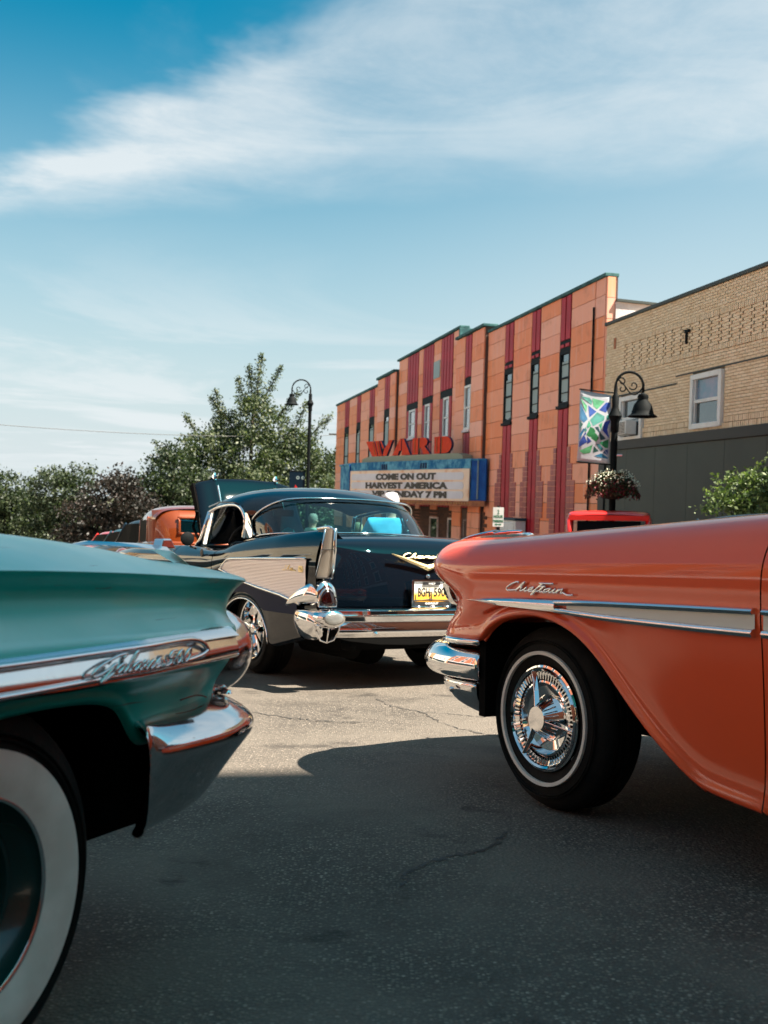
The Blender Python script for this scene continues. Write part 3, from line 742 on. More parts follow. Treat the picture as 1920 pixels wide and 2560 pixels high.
block('opposite_brick_building', 'dark red brick shop block on the opposite pavement', -23.5, -8, 28, 40, 10, M['redwall'], 2, 4, 28, M['side_brick'])
block('cream_building', 'cream stucco block with white trim beyond the red brick one opposite', -7.5, 12, 28, 40, 8.5, M['pale_stucco'], 1, 5, 28, M['white'])
block('stucco_building', 'tan stucco block with brick trim farther down the opposite side', 12.5, 30, 28, 40, 10, M['stucco'], 2, 5, 28, M['redwall'])
block('cream_building', 'last cream block at the far end of the opposite side', 30.5, 56, 28, 40, 9, M['pale_stucco'], 1, 7, 28, M['side_brick'])
# ------------------------------------------------------------------ trees
def leaf_cloud(blobs, n, size, seed, flat=.6, upsweep=0.0):
    """leaf quads in clumps: each blob holds many small sprays, denser towards its skin"""
    g = np.random.default_rng(seed); B_ = np.array([b[:3] for b in blobs]); R2 = np.array([b[3] for b in blobs])
    w = R2 ** 2; w /= w.sum(); nc = max(40, n // 40)
    bi = g.choice(len(blobs), nc, p=w); d = g.normal(size=(nc, 3)); d /= np.linalg.norm(d, axis=1)[:, None]
    r = g.uniform(.35, 1.06, nc) ** .6
    cc = B_[bi] + d * (R2[bi] * r)[:, None] * np.array([1, 1, .82])
    ci = g.integers(0, nc, n); c = cc[ci] + g.normal(size=(n, 3)) * size * 2.7 * np.array([1, 1, .65])
    u = g.normal(size=(n, 3)); u /= np.linalg.norm(u, axis=1)[:, None]
    t = g.normal(size=(n, 3)); t[:, 2] *= flat; wv = np.cross(u, t); wv /= np.linalg.norm(wv, axis=1)[:, None]
    s = size * g.uniform(.55, 1.3, n)[:, None]
    a = c + u * s; b = c - u * s; l1 = c + wv * s * .55; l2 = c - wv * s * .55
    V = np.stack([a, l1, b, l2], 1).reshape(-1, 3); F = np.arange(4 * n).reshape(-1, 4)
    return V, F
def np_mesh(name, V, F, m, parent):
    me = bpy.data.meshes.new(name); me.vertices.add(len(V)); me.vertices.foreach_set('co', V.astype(np.float32).ravel())
    k = F.shape[1]; me.loops.add(F.size); me.loops.foreach_set('vertex_index', F.ravel().astype(np.int32))
    me.polygons.add(len(F)); me.polygons.foreach_set('loop_start', np.arange(0, F.size, k, dtype=np.int32)); me.polygons.foreach_set('loop_total', np.full(len(F), k, np.int32))
    me.update(); me.materials.append(m); o = bpy.data.objects.new(name, me); COL.objects.link(o); o.parent = parent; return o
def tree(name, label, x, y, blobs, n, size, m, seed, trunk_r=.25, group=None, spires=()):
    t = empty(name, (x, y, gz(x, y) - .05)); tag(t, label, 'tree', group)
    rr = random.Random(seed); top = max(b[2] for b in blobs); V, F = [], []
    parts = [tube([(0, 0, 0), (.1, .05, top * .3), (0, .1, top * .6), (.1, 0, top)], [trunk_r, trunk_r * .8, trunk_r * .5, trunk_r * .15], 10)]
    for b in blobs:
        h = rr.uniform(.22, .5) * b[2]
        parts.append(tube([(0, 0, h), (b[0] * .5, b[1] * .5, (h + b[2]) / 2 + .3), (b[0], b[1], b[2])], [trunk_r * .4, trunk_r * .25, trunk_r * .07], 6))
    for (sx, sy, z0, ex, ey, z1) in spires: parts.append(tube([(sx, sy, z0), ((sx + ex) / 2, (sy + ey) / 2, (z0 + z1) / 2 + .1), (ex, ey, z1)], [trunk_r * .22, trunk_r * .14, .02], 5))
    tr_ = mesh('trunk', *join(*parts), M['bark'], t, smooth=True)
    V, F = leaf_cloud(blobs, n, size, seed)
    if spires:
        g = np.random.default_rng(seed + 9); vs = []
        for (sx, sy, z0, ex, ey, z1) in spires:
            k = int(150 * (z1 - z0)); tt = g.uniform(0, 1, k)[:, None]
            c = np.array([[sx, sy, z0]]) * (1 - tt) + np.array([[ex, ey, z1]]) * tt + g.normal(size=(k, 3)) * (.42 - .30 * tt)
            u = g.normal(size=(k, 3)); u /= np.linalg.norm(u, axis=1)[:, None]; w_ = np.cross(u, g.normal(size=(k, 3))); w_ /= np.linalg.norm(w_, axis=1)[:, None]
            s = size * g.uniform(.5, 1.1, k)[:, None]; vs.append(np.stack([c + u * s, c + w_ * s * .5, c - u * s, c - w_ * s * .5], 1).reshape(-1, 3))
        S = np.concatenate(vs); V = np.concatenate([V, S]); F = np.arange(len(V)).reshape(-1, 4)
    np_mesh('crown', V, F, m, t)
    return t
S = 88 / 60
def at(px, D): return ((px - 960) / FPX * D)
# the tall tree behind the black car
big = [(0, 0, 8.2, 3.2), (-3.2, 0, 6.6, 2.9), (3.0, .5, 7.4, 2.7), (-5.6, .3, 4.6, 2.4), (5.2, 0, 5.8, 2.1), (-1.6, 1, 10.2, 2.1), (1.7, .5, 10.6, 1.9), (.3, -.5, 12.3, 1.3), (-4.0, -1, 8.9, 1.6), (4.4, 0, 9.2, 1.5),
       (-7.3, 0, 3.4, 1.9), (0, -2, 5.0, 3.2), (3.6, -1, 3.9, 2.8), (-3.6, -1.5, 3.6, 2.6), (6.4, 0, 3.6, 1.8), (-6.0, -.5, 7.0, 1.2)]
spires = [(.3, 0, 12, .7, 0, 16.6), (.6, 0, 12, 2.3, 0, 15.6), (-.3, 0, 11.5, -1.2, 0, 14.6), (1.8, 0, 11, 3.8, 0, 13.5), (-1.5, 0, 10.5, -3.4, 0, 12.9), (4.4, 0, 9.5, 6.5, 0, 11.8), (-4.0, 0, 9.3, -5.4, 0, 11.4),
          (5.4, 0, 6.5, 7.6, 0, 9.6), (-6, 0, 7.5, -7.9, 0, 9.2), (.1, 0, 12.5, -.3, 0, 15.6), (3.4, 0, 10, 4.5, 0, 12.8), (-2.4, 0, 10.5, -3.0, 0, 13.6)]
tree('shade_tree', 'tall spiky topped green tree rising behind the raised hood', at(622, 88), 88, big, 52000, .135, M['leaf'], 11, .32, spires=spires)
tree('shade_tree', 'mid green tree just left of the tall spiky topped tree', at(430, 84), 84, [(0, 0, 6.2, 2.4), (-1.6, 0, 4.8, 2.2), (1.8, 0, 4.8, 2.4), (-2.6, 0, 3.0, 2), (2, 0, 2.6, 2.2), (-.5, 0, 7.9, 1.2), (-.2, -.5, 2.6, 2)], 17000, .14, M['leaf_dark'], 12)
tree('purple_tree', 'dark purple leaved tree behind the copper orange car', at(285, 70), 70, [(0, 0, 4.0, 2.0), (-1.5, 0, 3.0, 1.8), (1.6, 0, 3.4, 1.7), (.4, 0, 5.2, 1.1), (2.4, 0, 2.0, 1.6), (-2.0, 0, 1.6, 1.6), (0, 0, 1.8, 2)], 13000, .12, M['leaf_purple'], 13)
tree('shade_tree', 'round green tree left of the purple tree', at(160, 76), 76, [(0, 0, 4.4, 1.9), (-1.2, 0, 5.5, 1.2), (1.1, 0, 5.6, 1.2), (-1.7, 0, 2.9, 1.6), (1.6, 0, 2.6, 1.7), (.0, 0, 1.7, 1.8)], 13000, .115, M['leaf_dark'], 14)
tree('shade_tree', 'green tree at the far left edge of the row', at(12, 80), 80, [(0, 0, 4.6, 2.0), (1.4, 0, 3.6, 1.5), (-1.5, 0, 5.0, 1.6), (1.0, 0, 1.8, 1.7), (-1.4, 0, 2.2, 2.0)], 13000, .12, M['leaf_dark'], 15)
tree('shade_tree', 'dark green tree between the far street lamp and the theatre', at(800, 96), 96, [(0, 0, 6.6, 2.4), (-1.6, 0, 5.0, 2.2), (1.4, 0, 4.6, 2.6), (0, 0, 3.0, 2.6), (-2.2, 0, 3.0, 2.0), (.6, 0, 8.2, 1.3)], 14000, .15, M['leaf_dark'], 16)
# trunks and low hedge far behind, seen between the crowns
Vh, Fh = leaf_cloud([(x, 104 + rt.uniform(-2, 2), -1.9 + rt.uniform(-.3, .6), 2.3) for x in np.arange(-46, 2, 2.4)], 30000, .2, 40)
hd = np_mesh('treeline', Vh, Fh, M['leaf_dark'], None); tag(hd, kind='stuff')
hd['label'] = 'far low line of dark trees and scrub at the end of the street'
# street tree in front of the shop
st_b = [(0, 0, 2.0, .38), (.40, 0, 2.2, .34), (.85, .1, 2.15, .42), (.2, -.1, 1.7, .32), (.75, 0, 1.75, .42), (-.30, 0, 1.85, .22), (1.25, 0, 2.0, .48), (1.2, 0, 1.6, .4), (.35, 0, 1.42, .28)]
tree('street_tree', 'small light green street tree before the dark green shopfront', 5.42, 16.4, st_b, 9500, .036, M['leaf_light'], 17, .06)

# ------------------------------------------------------------------ street lamps
def lamp(name, label, x, y, top, arcr, side, shade_s, pr, group):
    zb = gz(x, y) + .0; t = empty(name, (x, y, zb)); tag(t, label, 'street lamp', group)
    H = top - zb; ca = H - arcr
    mesh('post', *lathe([(pr * 2.3, 0), (pr * 2.3, .25), (pr * 1.6, .32), (pr * 1.5, .9), (pr * 1.15, .98), (pr, 1.1), (pr, ca - .95), (pr * 1.25, ca - .93), (pr * 1.3, ca - .75), (pr * 2.1, ca - .62), (pr * 1.3, ca - .50), (pr * 1.0, ca - .44), (pr * 1.05, ca - .22), (pr * .6, ca - .18), (pr * .5, ca)], 20, 'z'), M['iron'], t, smooth=True, angle=40)
    arc = [(side * (arcr - arcr * math.cos(a)) * .98, 0, ca + arcr * math.sin(a)) for a in np.linspace(0, math.pi, 16)] + [(side * arcr * 1.96, 0, ca - arcr * .45)]
    arc = [(0, 0, ca - .3)] + arc
    mesh('arm', *tube(arc, pr * .42, 10), M['iron'], t, smooth=True)
    sc_ = []
    def spiral(cx, cz, r0_, r1_, a0, turns, rad):
        return tube([(side * (cx + (r0_ + (r1_ - r0_) * k / 22) * math.cos(a0 + turns * 2 * math.pi * k / 22)), 0, cz + (r0_ + (r1_ - r0_) * k / 22) * math.sin(a0 + turns * 2 * math.pi * k / 22)) for k in range(23)], rad, 6)
    rr = pr * .22; q = arcr
    sc_.append(spiral(q * .42, ca + q * .30, q * .30, q * .10, 2.6, -.9, rr)); sc_.append(spiral(q * 1.25, ca + q * .05, q * .34, q * .10, 3.6, 1.0, rr)); sc_.append(spiral(q * .45, ca - q * .2, q * .28, q * .1, .8, -.8, rr))
    sc_.append(tube(smooth_path([(side * q * .1, 0, ca + q * .5), (side * q * .6, 0, ca + q * .05), (side * q * 1.0, 0, ca - q * .45), (side * q * 1.45, 0, ca - q * .6), (side * q * 1.9, 0, ca - q * .1)], 5), rr, 6))
    mesh('scroll', *join(*sc_), M['iron'], t, smooth=True)
    sx = side * arcr * 1.96; sz = ca - arcr * .45; s = shade_s
    sh_ = mesh('lamp_shade', *lathe([(.03 * s, .02), (.06 * s, -.02 * s), (.16 * s, -.06 * s), (.19 * s, -.16 * s), (.165 * s, -.22 * s), (.18 * s, -.26 * s), (.29 * s, -.40 * s), (.35 * s, -.60 * s), (.38 * s, -.72 * s), (.50 * s, -.80 * s), (.49 * s, -.83 * s), (.36 * s, -.76 * s), (.33 * s, -.62 * s), (.1 * s, -.3 * s)], 28, 'z', (sx, 0, sz)), M['iron'], t, smooth=True, angle=50)
    mesh('bulb', *lathe([(.001, -.35 * s), (.13 * s, -.45 * s), (.15 * s, -.6 * s), (.001, -.72 * s)], 16, 'z', (sx, 0, sz)), M['clear_lens'], sh_, smooth=True)
    return t
near = lamp('street_lamp', 'black street lamp carrying the bright geometric banner and flower basket', 4.64, 22.0, 3.74, .285, 1, .60, .068, 'bell shaded street lamps')
lamp('street_lamp', 'tall slim black street lamp beside the dark blue banner', -3.42, 48.0, 6.28, .42, -1, .62, .075, 'bell shaded street lamps')
# geometric banner: cloth sheet with a printed stained glass pattern
bn = empty('banner', (0, 0, 0)); tag(bn, 'white edged banner of blue and green stained glass shapes', 'banner')
BQ = [Vector((3.915, 21.99, 3.345)), Vector((4.555, 21.99, 3.255)), Vector((4.555, 21.99, 1.835)), Vector((3.895, 21.99, 1.875))]
def bq(u, v, d=0.0):
    p = BQ[0].lerp(BQ[1], u).lerp(BQ[3].lerp(BQ[2], u), v); p.y += -.03 * math.sin(v * 3.1) * (1 - u) + .02 * math.sin(v * 7 + u * 2) - d; return tuple(p)
gr = [[bq(i / 8, j / 16) for i in range(9)] for j in range(17)]
mesh('cloth', *grid(gr), M['banner_white'], bn, smooth=True, solid=.004)
shapes = [([(.03, .12), (.32, .12), (.40, .18), (.38, .25)], (.10, .38, .32)), ([(.40, .12), (.80, .14), (.56, .32), (.44, .27)], (.14, .55, .28)), ([(.84, .16), (.97, .15), (.96, .22), (.84, .36), (.62, .33)], (.03, .10, .50)),
          ([(.03, .16), (.24, .28), (.22, .42)], (.16, .58, .30)), ([(.28, .27), (.54, .37), (.32, .50)], (.04, .12, .48)), ([(.03, .25), (.27, .54), (.15, .62), (.02, .56)], (.06, .24, .46)),
          ([(.56, .38), (.80, .44), (.78, .52), (.44, .66), (.34, .55)], (.10, .42, .36)), ([(.86, .43), (.97, .35), (.95, .49), (.86, .50)], (.08, .42, .34)), ([(.03, .60), (.13, .65), (.02, .76)], (.01, .10, .09)),
          ([(.31, .56), (.38, .66), (.28, .72), (.24, .69)], (.08, .48, .28)), ([(.74, .56), (.62, .62), (.70, .72)], (.06, .42, .20)), ([(.80, .55), (.97, .50), (.95, .85), (.74, .72)], (.01, .05, .40)),
          ([(.50, .68), (.60, .66), (.86, .88), (.70, .92)], (.008, .07, .10)), ([(.36, .68), (.48, .71), (.64, .88), (.56, .96), (.24, .85)], (.01, .22, .06)), ([(.14, .73), (.20, .74), (.03, .95), (.03, .85)], (.01, .14, .32)),
          ([(.20, .70), (.26, .76), (.18, .80)], (.05, .36, .30))]
# second tier, lower half of the cloth
low2 = [([(.22, .78), (.27, .99), (.03, 1.1), (.03, 1.0)], (.01, .05, .30)), ([(.27, .88), (.42, .96), (.28, 1.02)], (.01, .04, .30)), ([(.46, 1.02), (.40, 1.18), (.20, 1.22), (.04, 1.17)], (.12, .50, .22)), ([(.66, .97), (.95, .88), (.95, 1.05), (.86, 1.06)], (.01, .25, .09)),
        ([(.56, 1.0), (.66, .99), (.80, 1.08), (.74, 1.13)], (.03, .22, .26)), ([(.50, 1.05), (.66, 1.13), (.48, 1.18)], (.01, .10, .08)), ([(.84, 1.1), (.95, 1.08), (.95, 1.18)], (.01, .08, .3)), ([(.52, 1.24), (.74, 1.17), (.95, 1.24), (.95, 1.27)], (.01, .18, .34)), ([(.84, 1.11), (.95, 1.2), (.80, 1.16)], (.01, .10, .28))]
pm = {}
for poly, c in shapes + low2:
    k = tuple(c)
    if k not in pm: pm[k] = mat('banner_print', build=vary(tuple(q * .62 for q in c), tuple(min(1, q * .95 + .008) for q in c), 9), rough=.7)
    V = []
    cx = sum(p[0] for p in poly) / len(poly); cy = sum(p[1] for p in poly) / len(poly)
    pts = [bq(p[0], p[1] * .72 - .0 + .0, .006) for p in poly]; cpt = bq(cx, cy * .72, .006)
    mesh('print_shape', [cpt] + pts, [(0, i + 1, (i + 1) % len(pts) + 1) for i in range(len(pts))], pm[k], bn, recalc=False)
mesh('banner_arm', *join(tube([(4.66, 22, 3.30), (3.9, 21.99, 3.36)], .014, 8), tube([(4.66, 22, 1.84), (3.88, 21.99, 1.88)], .014, 8)), M['iron'], bn, smooth=True)
# basket
fb = empty('flower_basket', (4.64, 22.0, 1.14)); tag(fb, 'round hanging basket of white and dark red flowers on the lamp post', 'flower basket')
mesh('basket', *lathe([(.10, .0), (.24, .04), (.34, .2), (.40, .33), (.1, .34)], 24, 'z'), M['basket'], fb, smooth=True)
g = np.random.default_rng(5)
def petals(n, rlo, rhi, zlo, zhi, s, m, name, seed):
    g = np.random.default_rng(seed); a = g.uniform(0, 2 * math.pi, n); t = g.uniform(0, 1, n); r = rlo + (rhi - rlo) * t
    c = np.stack([r * np.cos(a), r * np.sin(a), zhi + (zlo - zhi) * t ** 1.6 + g.normal(size=n) * .03], 1)
    u = g.normal(size=(n, 3)); u /= np.linalg.norm(u, axis=1)[:, None]; w_ = np.cross(u, g.normal(size=(n, 3))); w_ /= np.linalg.norm(w_, axis=1)[:, None]
    V = np.stack([c + u * s, c + w_ * s, c - u * s, c - w_ * s], 1).reshape(-1, 3)
    o = np_mesh(name, V, np.arange(4 * n).reshape(-1, 4), m, fb); o['kind'] = 'stuff'
petals(2600, .2, .54, .06, .50, .022, M['leaf_dark'], 'foliage', 1)
petals(520, .18, .56, .30, .57, .017, M['petal_white'], 'white_flowers', 2)
petals(900, .34, .56, .04, .34, .020, M['petal_red'], 'red_flowers', 3)
mesh('bracket', *join(tube([(0, 0, .9), (.16, -.05, .9)], .02, 8), tube([(0, 0, .02), (0, 0, .4)], .085, 12)), M['alu'], fb)
# far banner
b2 = empty('banner', (-3.42, 48, 0)); tag(b2, 'dark blue banner with red corner on the far tall lamp', 'banner')
mesh('cloth', *box(-.83, -.13, -.01, .01, 1.05, 2.2), M['navy'], b2)
mesh('red_corner', *prism([(-.80, 1.06), (-.2, 1.06), (-.35, 1.35), (-.55, 1.62), (-.62, 1.4)], -.016, -.012), M['red'], b2)
mesh('emblem', *join(*[lathe([(.035, 0), (.075, 0)], 12, 'y', (x, -.014, 1.93)) for x in (-.45, -.22)]), M['curtain'], b2, recalc=False)
mesh('banner_arm', *join(tube([(0, 0, 2.22), (-.85, 0, 2.22)], .02, 6), tube([(0, 0, 1.03), (-.85, 0, 1.03)], .02, 6)), M['iron'], b2)
# parking sign
ps = empty('parking_sign', (2.54, 24, gz(2.54, 24) + .0)); tag(ps, 'white 2 hour parking sign with green lettering on a post', 'road sign')
zb = gz(2.54, 24)
mesh('post', *tube([(0, .02, 0), (0, .02, .94 - zb)], .03, 8), M['iron'], ps)
mesh('plate', *box(-.12, .12, -.012, -.006, .475 - zb, .905 - zb), M['white'], ps, bevel=.002)
for s, z_, h in (('2', .80, .085), ('HOUR', .70, .06), ('PARKING', .60, .055)):
    text_mesh('lettering', s, h * 1.4, .001, M['green_ink'], ps, basis((0, -.0145, z_ - zb), Vector((1, 0, 0)), Vector((0, 0, 1)), Vector((0, -1, 0))), bold=.003, sx=.72 if len(s) > 4 else .85)
mesh('arrow', *prism([(-.08, .525 - zb), (-.03, .50 - zb), (-.03, .518 - zb), (.03, .518 - zb), (.03, .50 - zb), (.08, .525 - zb), (.03, .55 - zb), (.03, .532 - zb), (-.03, .532 - zb), (-.03, .55 - zb)], -.0145, -.0125), M['green_ink'], ps)
# white cabinet by the facade
cb = empty('utility_cabinet', mw=FACM); tag(cb, 'white utility cabinet with blue lid against the theatre front', 'cabinet')
mesh('body', *tb(5.6, 7.1, .08, .42, -1.55, .50), M['white'], cb, bevel=.02); mesh('lid', *tb(5.55, 7.15, .08, .46, .505, .58), M['bluegrey'], cb, bevel=.01)
mesh('door', *tb(5.75, 6.95, .421, .44, -1.4, .42), M['white'], cb, bevel=.01)
# overhead wire at the left
pts = [(-28 + t * 24, 70 + t * 24, 5.4 - 4 * .45 * t * (1 - t) + t * 1.3) for t in np.linspace(0, 1, 14)]
tag(mesh('power_line', *tube(pts, .02, 5), M['wire']), 'thin overhead wire crossing the pale sky at the left', 'cable')
for q in (pts[0], pts[-1]):
    po = mesh('utility_pole', *join(tube([(q[0], q[1], gz(q[0], q[1])), (q[0], q[1], q[2] + .6)], [.16, .12], 8), box(q[0] - 1, q[0] + 1, q[1] - .06, q[1] + .06, q[2] + .0, q[2] + .12)), M['bark'])
    tag(po, 'wooden utility pole holding the overhead wire, ' + ('left end' if q is pts[0] else 'behind the tall tree'), 'utility pole')

# ------------------------------------------------------------------ people beyond the black car
def person(label, x, y, face, h, shirt, trousers, hairm, lean=0.0, cap=None, arms=((.30, .1), (.30, .1)), wide=1.0):
    """one continuous body grown over a posed skeleton; clothes and hair are children"""
    root = empty('person', (x, y, gz(x, y)), rz=face); tag(root, label, 'person'); k = h / 1.75
    J = {'pel': (0, 0, .95), 'wst': (0, .02 + lean * .10, 1.10), 'chs': (0, .02 + lean * .28, 1.32), 'nek': (0, .01 + lean * .42, 1.47), 'hd0': (0, .02 + lean * .46, 1.55), 'hd1': (0, .03 + lean * .50, 1.66)}
    E = [('pel', 'wst'), ('wst', 'chs'), ('chs', 'nek'), ('nek', 'hd0'), ('hd0', 'hd1')]
    Rd = {'pel': (.155, .11), 'wst': (.145, .105), 'chs': (.165, .115), 'nek': (.058, .058), 'hd0': (.075, .085), 'hd1': (.078, .095)}
    for s, (ax, ay) in zip((-1, 1), arms):
        n_ = 'l' if s < 0 else 'r'
        J[n_ + 'sh'] = (s * .19 * wide, .02 + lean * .34, 1.40); J[n_ + 'el'] = (s * .27 * wide, .04 + lean * .4 + ay * .5, 1.13); J[n_ + 'wr'] = (s * ax * .8, .10 + lean * .4 + ay * 2.0, .93 + ay * .6); J[n_ + 'ha'] = (s * ax * .76, .13 + lean * .4 + ay * 2.4, .85 + ay * .7)
        J[n_ + 'hip'] = (s * .10, 0, .90); J[n_ + 'kn'] = (s * .11, .03, .50); J[n_ + 'an'] = (s * .12, -.01, .10); J[n_ + 'to'] = (s * .14, .15, .04)
        E += [('chs', n_ + 'sh'), (n_ + 'sh', n_ + 'el'), (n_ + 'el', n_ + 'wr'), (n_ + 'wr', n_ + 'ha'), ('pel', n_ + 'hip'), (n_ + 'hip', n_ + 'kn'), (n_ + 'kn', n_ + 'an'), (n_ + 'an', n_ + 'to')]
        Rd.update({n_ + 'sh': (.075, .07), n_ + 'el': (.046, .046), n_ + 'wr': (.03, .032), n_ + 'ha': (.022, .045), n_ + 'hip': (.095, .10), n_ + 'kn': (.062, .065), n_ + 'an': (.042, .045), n_ + 'to': (.045, .035)})
    def skin(name, keys, grow, m):
        ks = [q for q in J if q in keys]; me = bpy.data.meshes.new(name)
        me.from_pydata([tuple(c * k for c in J[q]) for q in ks], [(ks.index(a), ks.index(b)) for a, b in E if a in ks and b in ks], [])
        o = bpy.data.objects.new(name, me); COL.objects.link(o); o.parent = root
        md = o.modifiers.new('skin', 'SKIN'); md.use_smooth_shade = True
        for i, q in enumerate(ks):
            sv = me.skin_vertices[0].data[i]; kk = .80 if name == 'body' and q in ('pel', 'wst', 'chs', 'lsh', 'rsh', 'lhip', 'rhip') else 1; sv.radius = (kk * (Rd[q][0] * (wide if q in ('chs', 'wst', 'pel') else 1) + grow) * k, kk * (Rd[q][1] + grow) * k); sv.use_root = (q == 'pel' or (i == 0 and 'pel' not in ks))
        o.modifiers.new('sub', 'SUBSURF').render_levels = 2; me.materials.append(m); return o
    skin('body', set(J), 0, M['skin'])
    skin('shirt', {'pel', 'wst', 'chs', 'nek', 'lsh', 'rsh', 'lel', 'rel'}, .020, shirt)
    for s in 'lr':
        a, b = Vector(J[s + 'an']) * k, Vector(J[s + 'to']) * k
        mesh('shoe', *loft([[(p.x + w_ * math.cos(t), p.y, max(.004, z_ + h_ * math.sin(t))) for t in np.linspace(0, 2 * math.pi, 11)[:-1]] for p, w_, z_, h_ in ((a + Vector((0, -.07, 0)), .03, .05, .045), (a, .05, .07, .065), (a.lerp(b, .6), .05, .05, .045), (b + Vector((0, .06, 0)), .045, .035, .032), (b + Vector((0, .10, 0)), .02, .03, .02))]), M['black_ink'], root, smooth=True)
    skin('trousers', {'pel', 'lhip', 'rhip', 'lkn', 'rkn', 'lan', 'ran'}, .014, trousers)
    hc = Vector(J['hd1']) * k
    hd = mesh('hair', *lathe([(.001, .125 * k), (.06 * k, .115 * k), (.092 * k, .07 * k), (.102 * k, .0), (.095 * k, -.05 * k), (.07 * k, -.09 * k)], 20, 'z', (hc.x, hc.y - .012 * k, hc.z - .01)), hairm, root, smooth=True)
    mesh('nose', *lathe([(.001, .03), (.014, .0), (.016, -.012), (.001, -.016)], 8, 'z', (hc.x, hc.y + .105 * k, hc.z - .05)), M['skin'], root, smooth=True)
    for s in (-1, 1):
        mesh('ear', *lathe([(.001, .03), (.012, .015), (.014, -.01), (.001, -.03)], 8, 'z', (hc.x + s * .098 * k, hc.y, hc.z - .04)), M['skin'], root, smooth=True)
        mesh('eye', *lathe([(.001, .008), (.012, .0), (.001, -.008)], 8, 'z', (hc.x + s * .032 * k, hc.y + .094 * k, hc.z - .01)), M['black_ink'], root, smooth=True)
        wr, ha = Vector(J[('l' if s < 0 else 'r') + 'wr']) * k, Vector(J[('l' if s < 0 else 'r') + 'ha']) * k
        dd = (ha - wr).normalized(); sd_ = Vector((0, 1, 0)).cross(dd).normalized() if abs(dd.y) < .9 else Vector((1, 0, 0)); fw = dd.cross(sd_)
        fs = [tube([ha + fw * (i - 1.5) * .019, ha + fw * (i - 1.5) * .021 + dd * L * .55, ha + fw * (i - 1.5) * .020 + dd * L * .9 - sd_ * s * .018], [.0095, .009, .007], 6) for i, L in enumerate((.075, .09, .085, .065))]
        fs.append(tube([wr.lerp(ha, .5) + fw * .03, wr.lerp(ha, .9) + fw * .055, wr.lerp(ha, 1.2) + fw * .05], [.011, .0105, .008], 6))
        mesh('fingers', *join(*fs), M['skin'], root, smooth=True)
    if cap:
        c_ = mesh('cap', *lathe([(.001, .145 * k), (.07 * k, .13 * k), (.098 * k, .075 * k), (.104 * k, .02 * k), (.100 * k, .015 * k)], 20, 'z', (hc.x, hc.y - .005, hc.z)), cap, root, smooth=True)
        mesh('brim', *prism([(hc.x - .09, hc.y + .08), (hc.x + .09, hc.y + .08), (hc.x + .07, hc.y + .17), (hc.x, hc.y + .20), (hc.x - .07, hc.y + .17)], hc.z + .018, hc.z + .026, 2), cap, c_)
    return root
person('man in sky blue shirt and white cap standing behind the black car', .09, 12.6, .10, 1.60, M['cloth_blue'], M['denim'], M['hair'], cap=M['cloth_white'], wide=1.35, lean=.12)
person('person in pale green shirt seen through the middle of the rear window', -1.42, 21.5, -.9, 1.68, M['cloth_green'], M['denim'], M['hair'])
person('fair haired person in white shirt seen through the rear window', -.42, 17.0, -1.3, 1.40, M['cloth_white'], M['denim'], M['blond'], arms=((.3, .1), (.34, .16)))
# ------------------------------------------------------------------ cars
def car_frame(x, y, az):
    """origin on the road under the outer face of a left wheel; X forward, Y to the car's left, Z off the road"""
    f = Vector((math.cos(R_(az)), math.sin(R_(az)), 0)); f = (f - GN * f.dot(GN)).normalized(); l = GN.cross(f)
    return basis((x, y, GX * x + GY * y), f, l, GN)
def car_root(name, label, x, y, az, cat='car'):
    return tag(empty(name, mw=car_frame(x, y, az)), label, cat)
def wheel_base(par, x, y, zc, R, rim, wide=.19, ww=None, outw=1, steer=0, disc=True):
    """tyre with shoulders and tread grooves, optional whitewall; axle along Y, outer face at y=0"""
    w = empty('wheel', (x, y, zc), steer, par)
    s = outw
    prof = [(rim, -.012), (rim + .012, .004), (rim + (R - rim) * .45, .012), (R - .04, .0), (R - .012, -.018), (R, -.04)]
    for g_ in (.06, .09, .12): prof += [(R, -g_ + .006), (R - .008, -g_ + .004), (R - .008, -g_ - .004), (R, -g_ - .006)]
    prof += [(R, -wide + .035), (R - .012, -wide + .018), (R - .05, -wide), (rim, -wide + .01)]
    mesh('tyre', *lathe([(r, s * (h - .012)) for r, h in prof], 64), M['rubber'], w, smooth=True, angle=50)
    for rr_ in (.60, .66):
        q = rim + (R - rim) * rr_
        if not (ww and ww[0] - .006 < q < ww[1] + .006): mesh('sidewall_ridge', *lathe([(q - .0016, s * -.006), (q - .0008, s * .0030), (q + .0008, s * .0030), (q + .0016, s * -.006)], 64), M['rubber'], w, smooth=True)
    if ww:
        def yy(r):
            t = (r - rim) / (R - .04 - rim); return .004 + (.010 if 0 < t < 1 else 0) * math.sin(max(0, min(1, t)) * math.pi) + .0 - (.006 if t > .8 else 0)
        rs = np.linspace(ww[0], ww[1], 7)
        mesh('whitewall', *lathe([(rs[0], s * -.006)] + [(r, s * (yy(r) - .008 + .003)) for r in rs] + [(rs[-1] + .001, s * -.012)], 72), M['ww'], w, smooth=True, angle=60)
    if disc: mesh('rim', *lathe([(rim + .004, s * -.004), (rim - .004, s * -.001), (rim - .012, s * -.012), (rim - .02, s * -.05), (rim * .5, s * -.07), (.03, s * -.06)], 48), M['chrome'], w, smooth=True, angle=40)
    return w

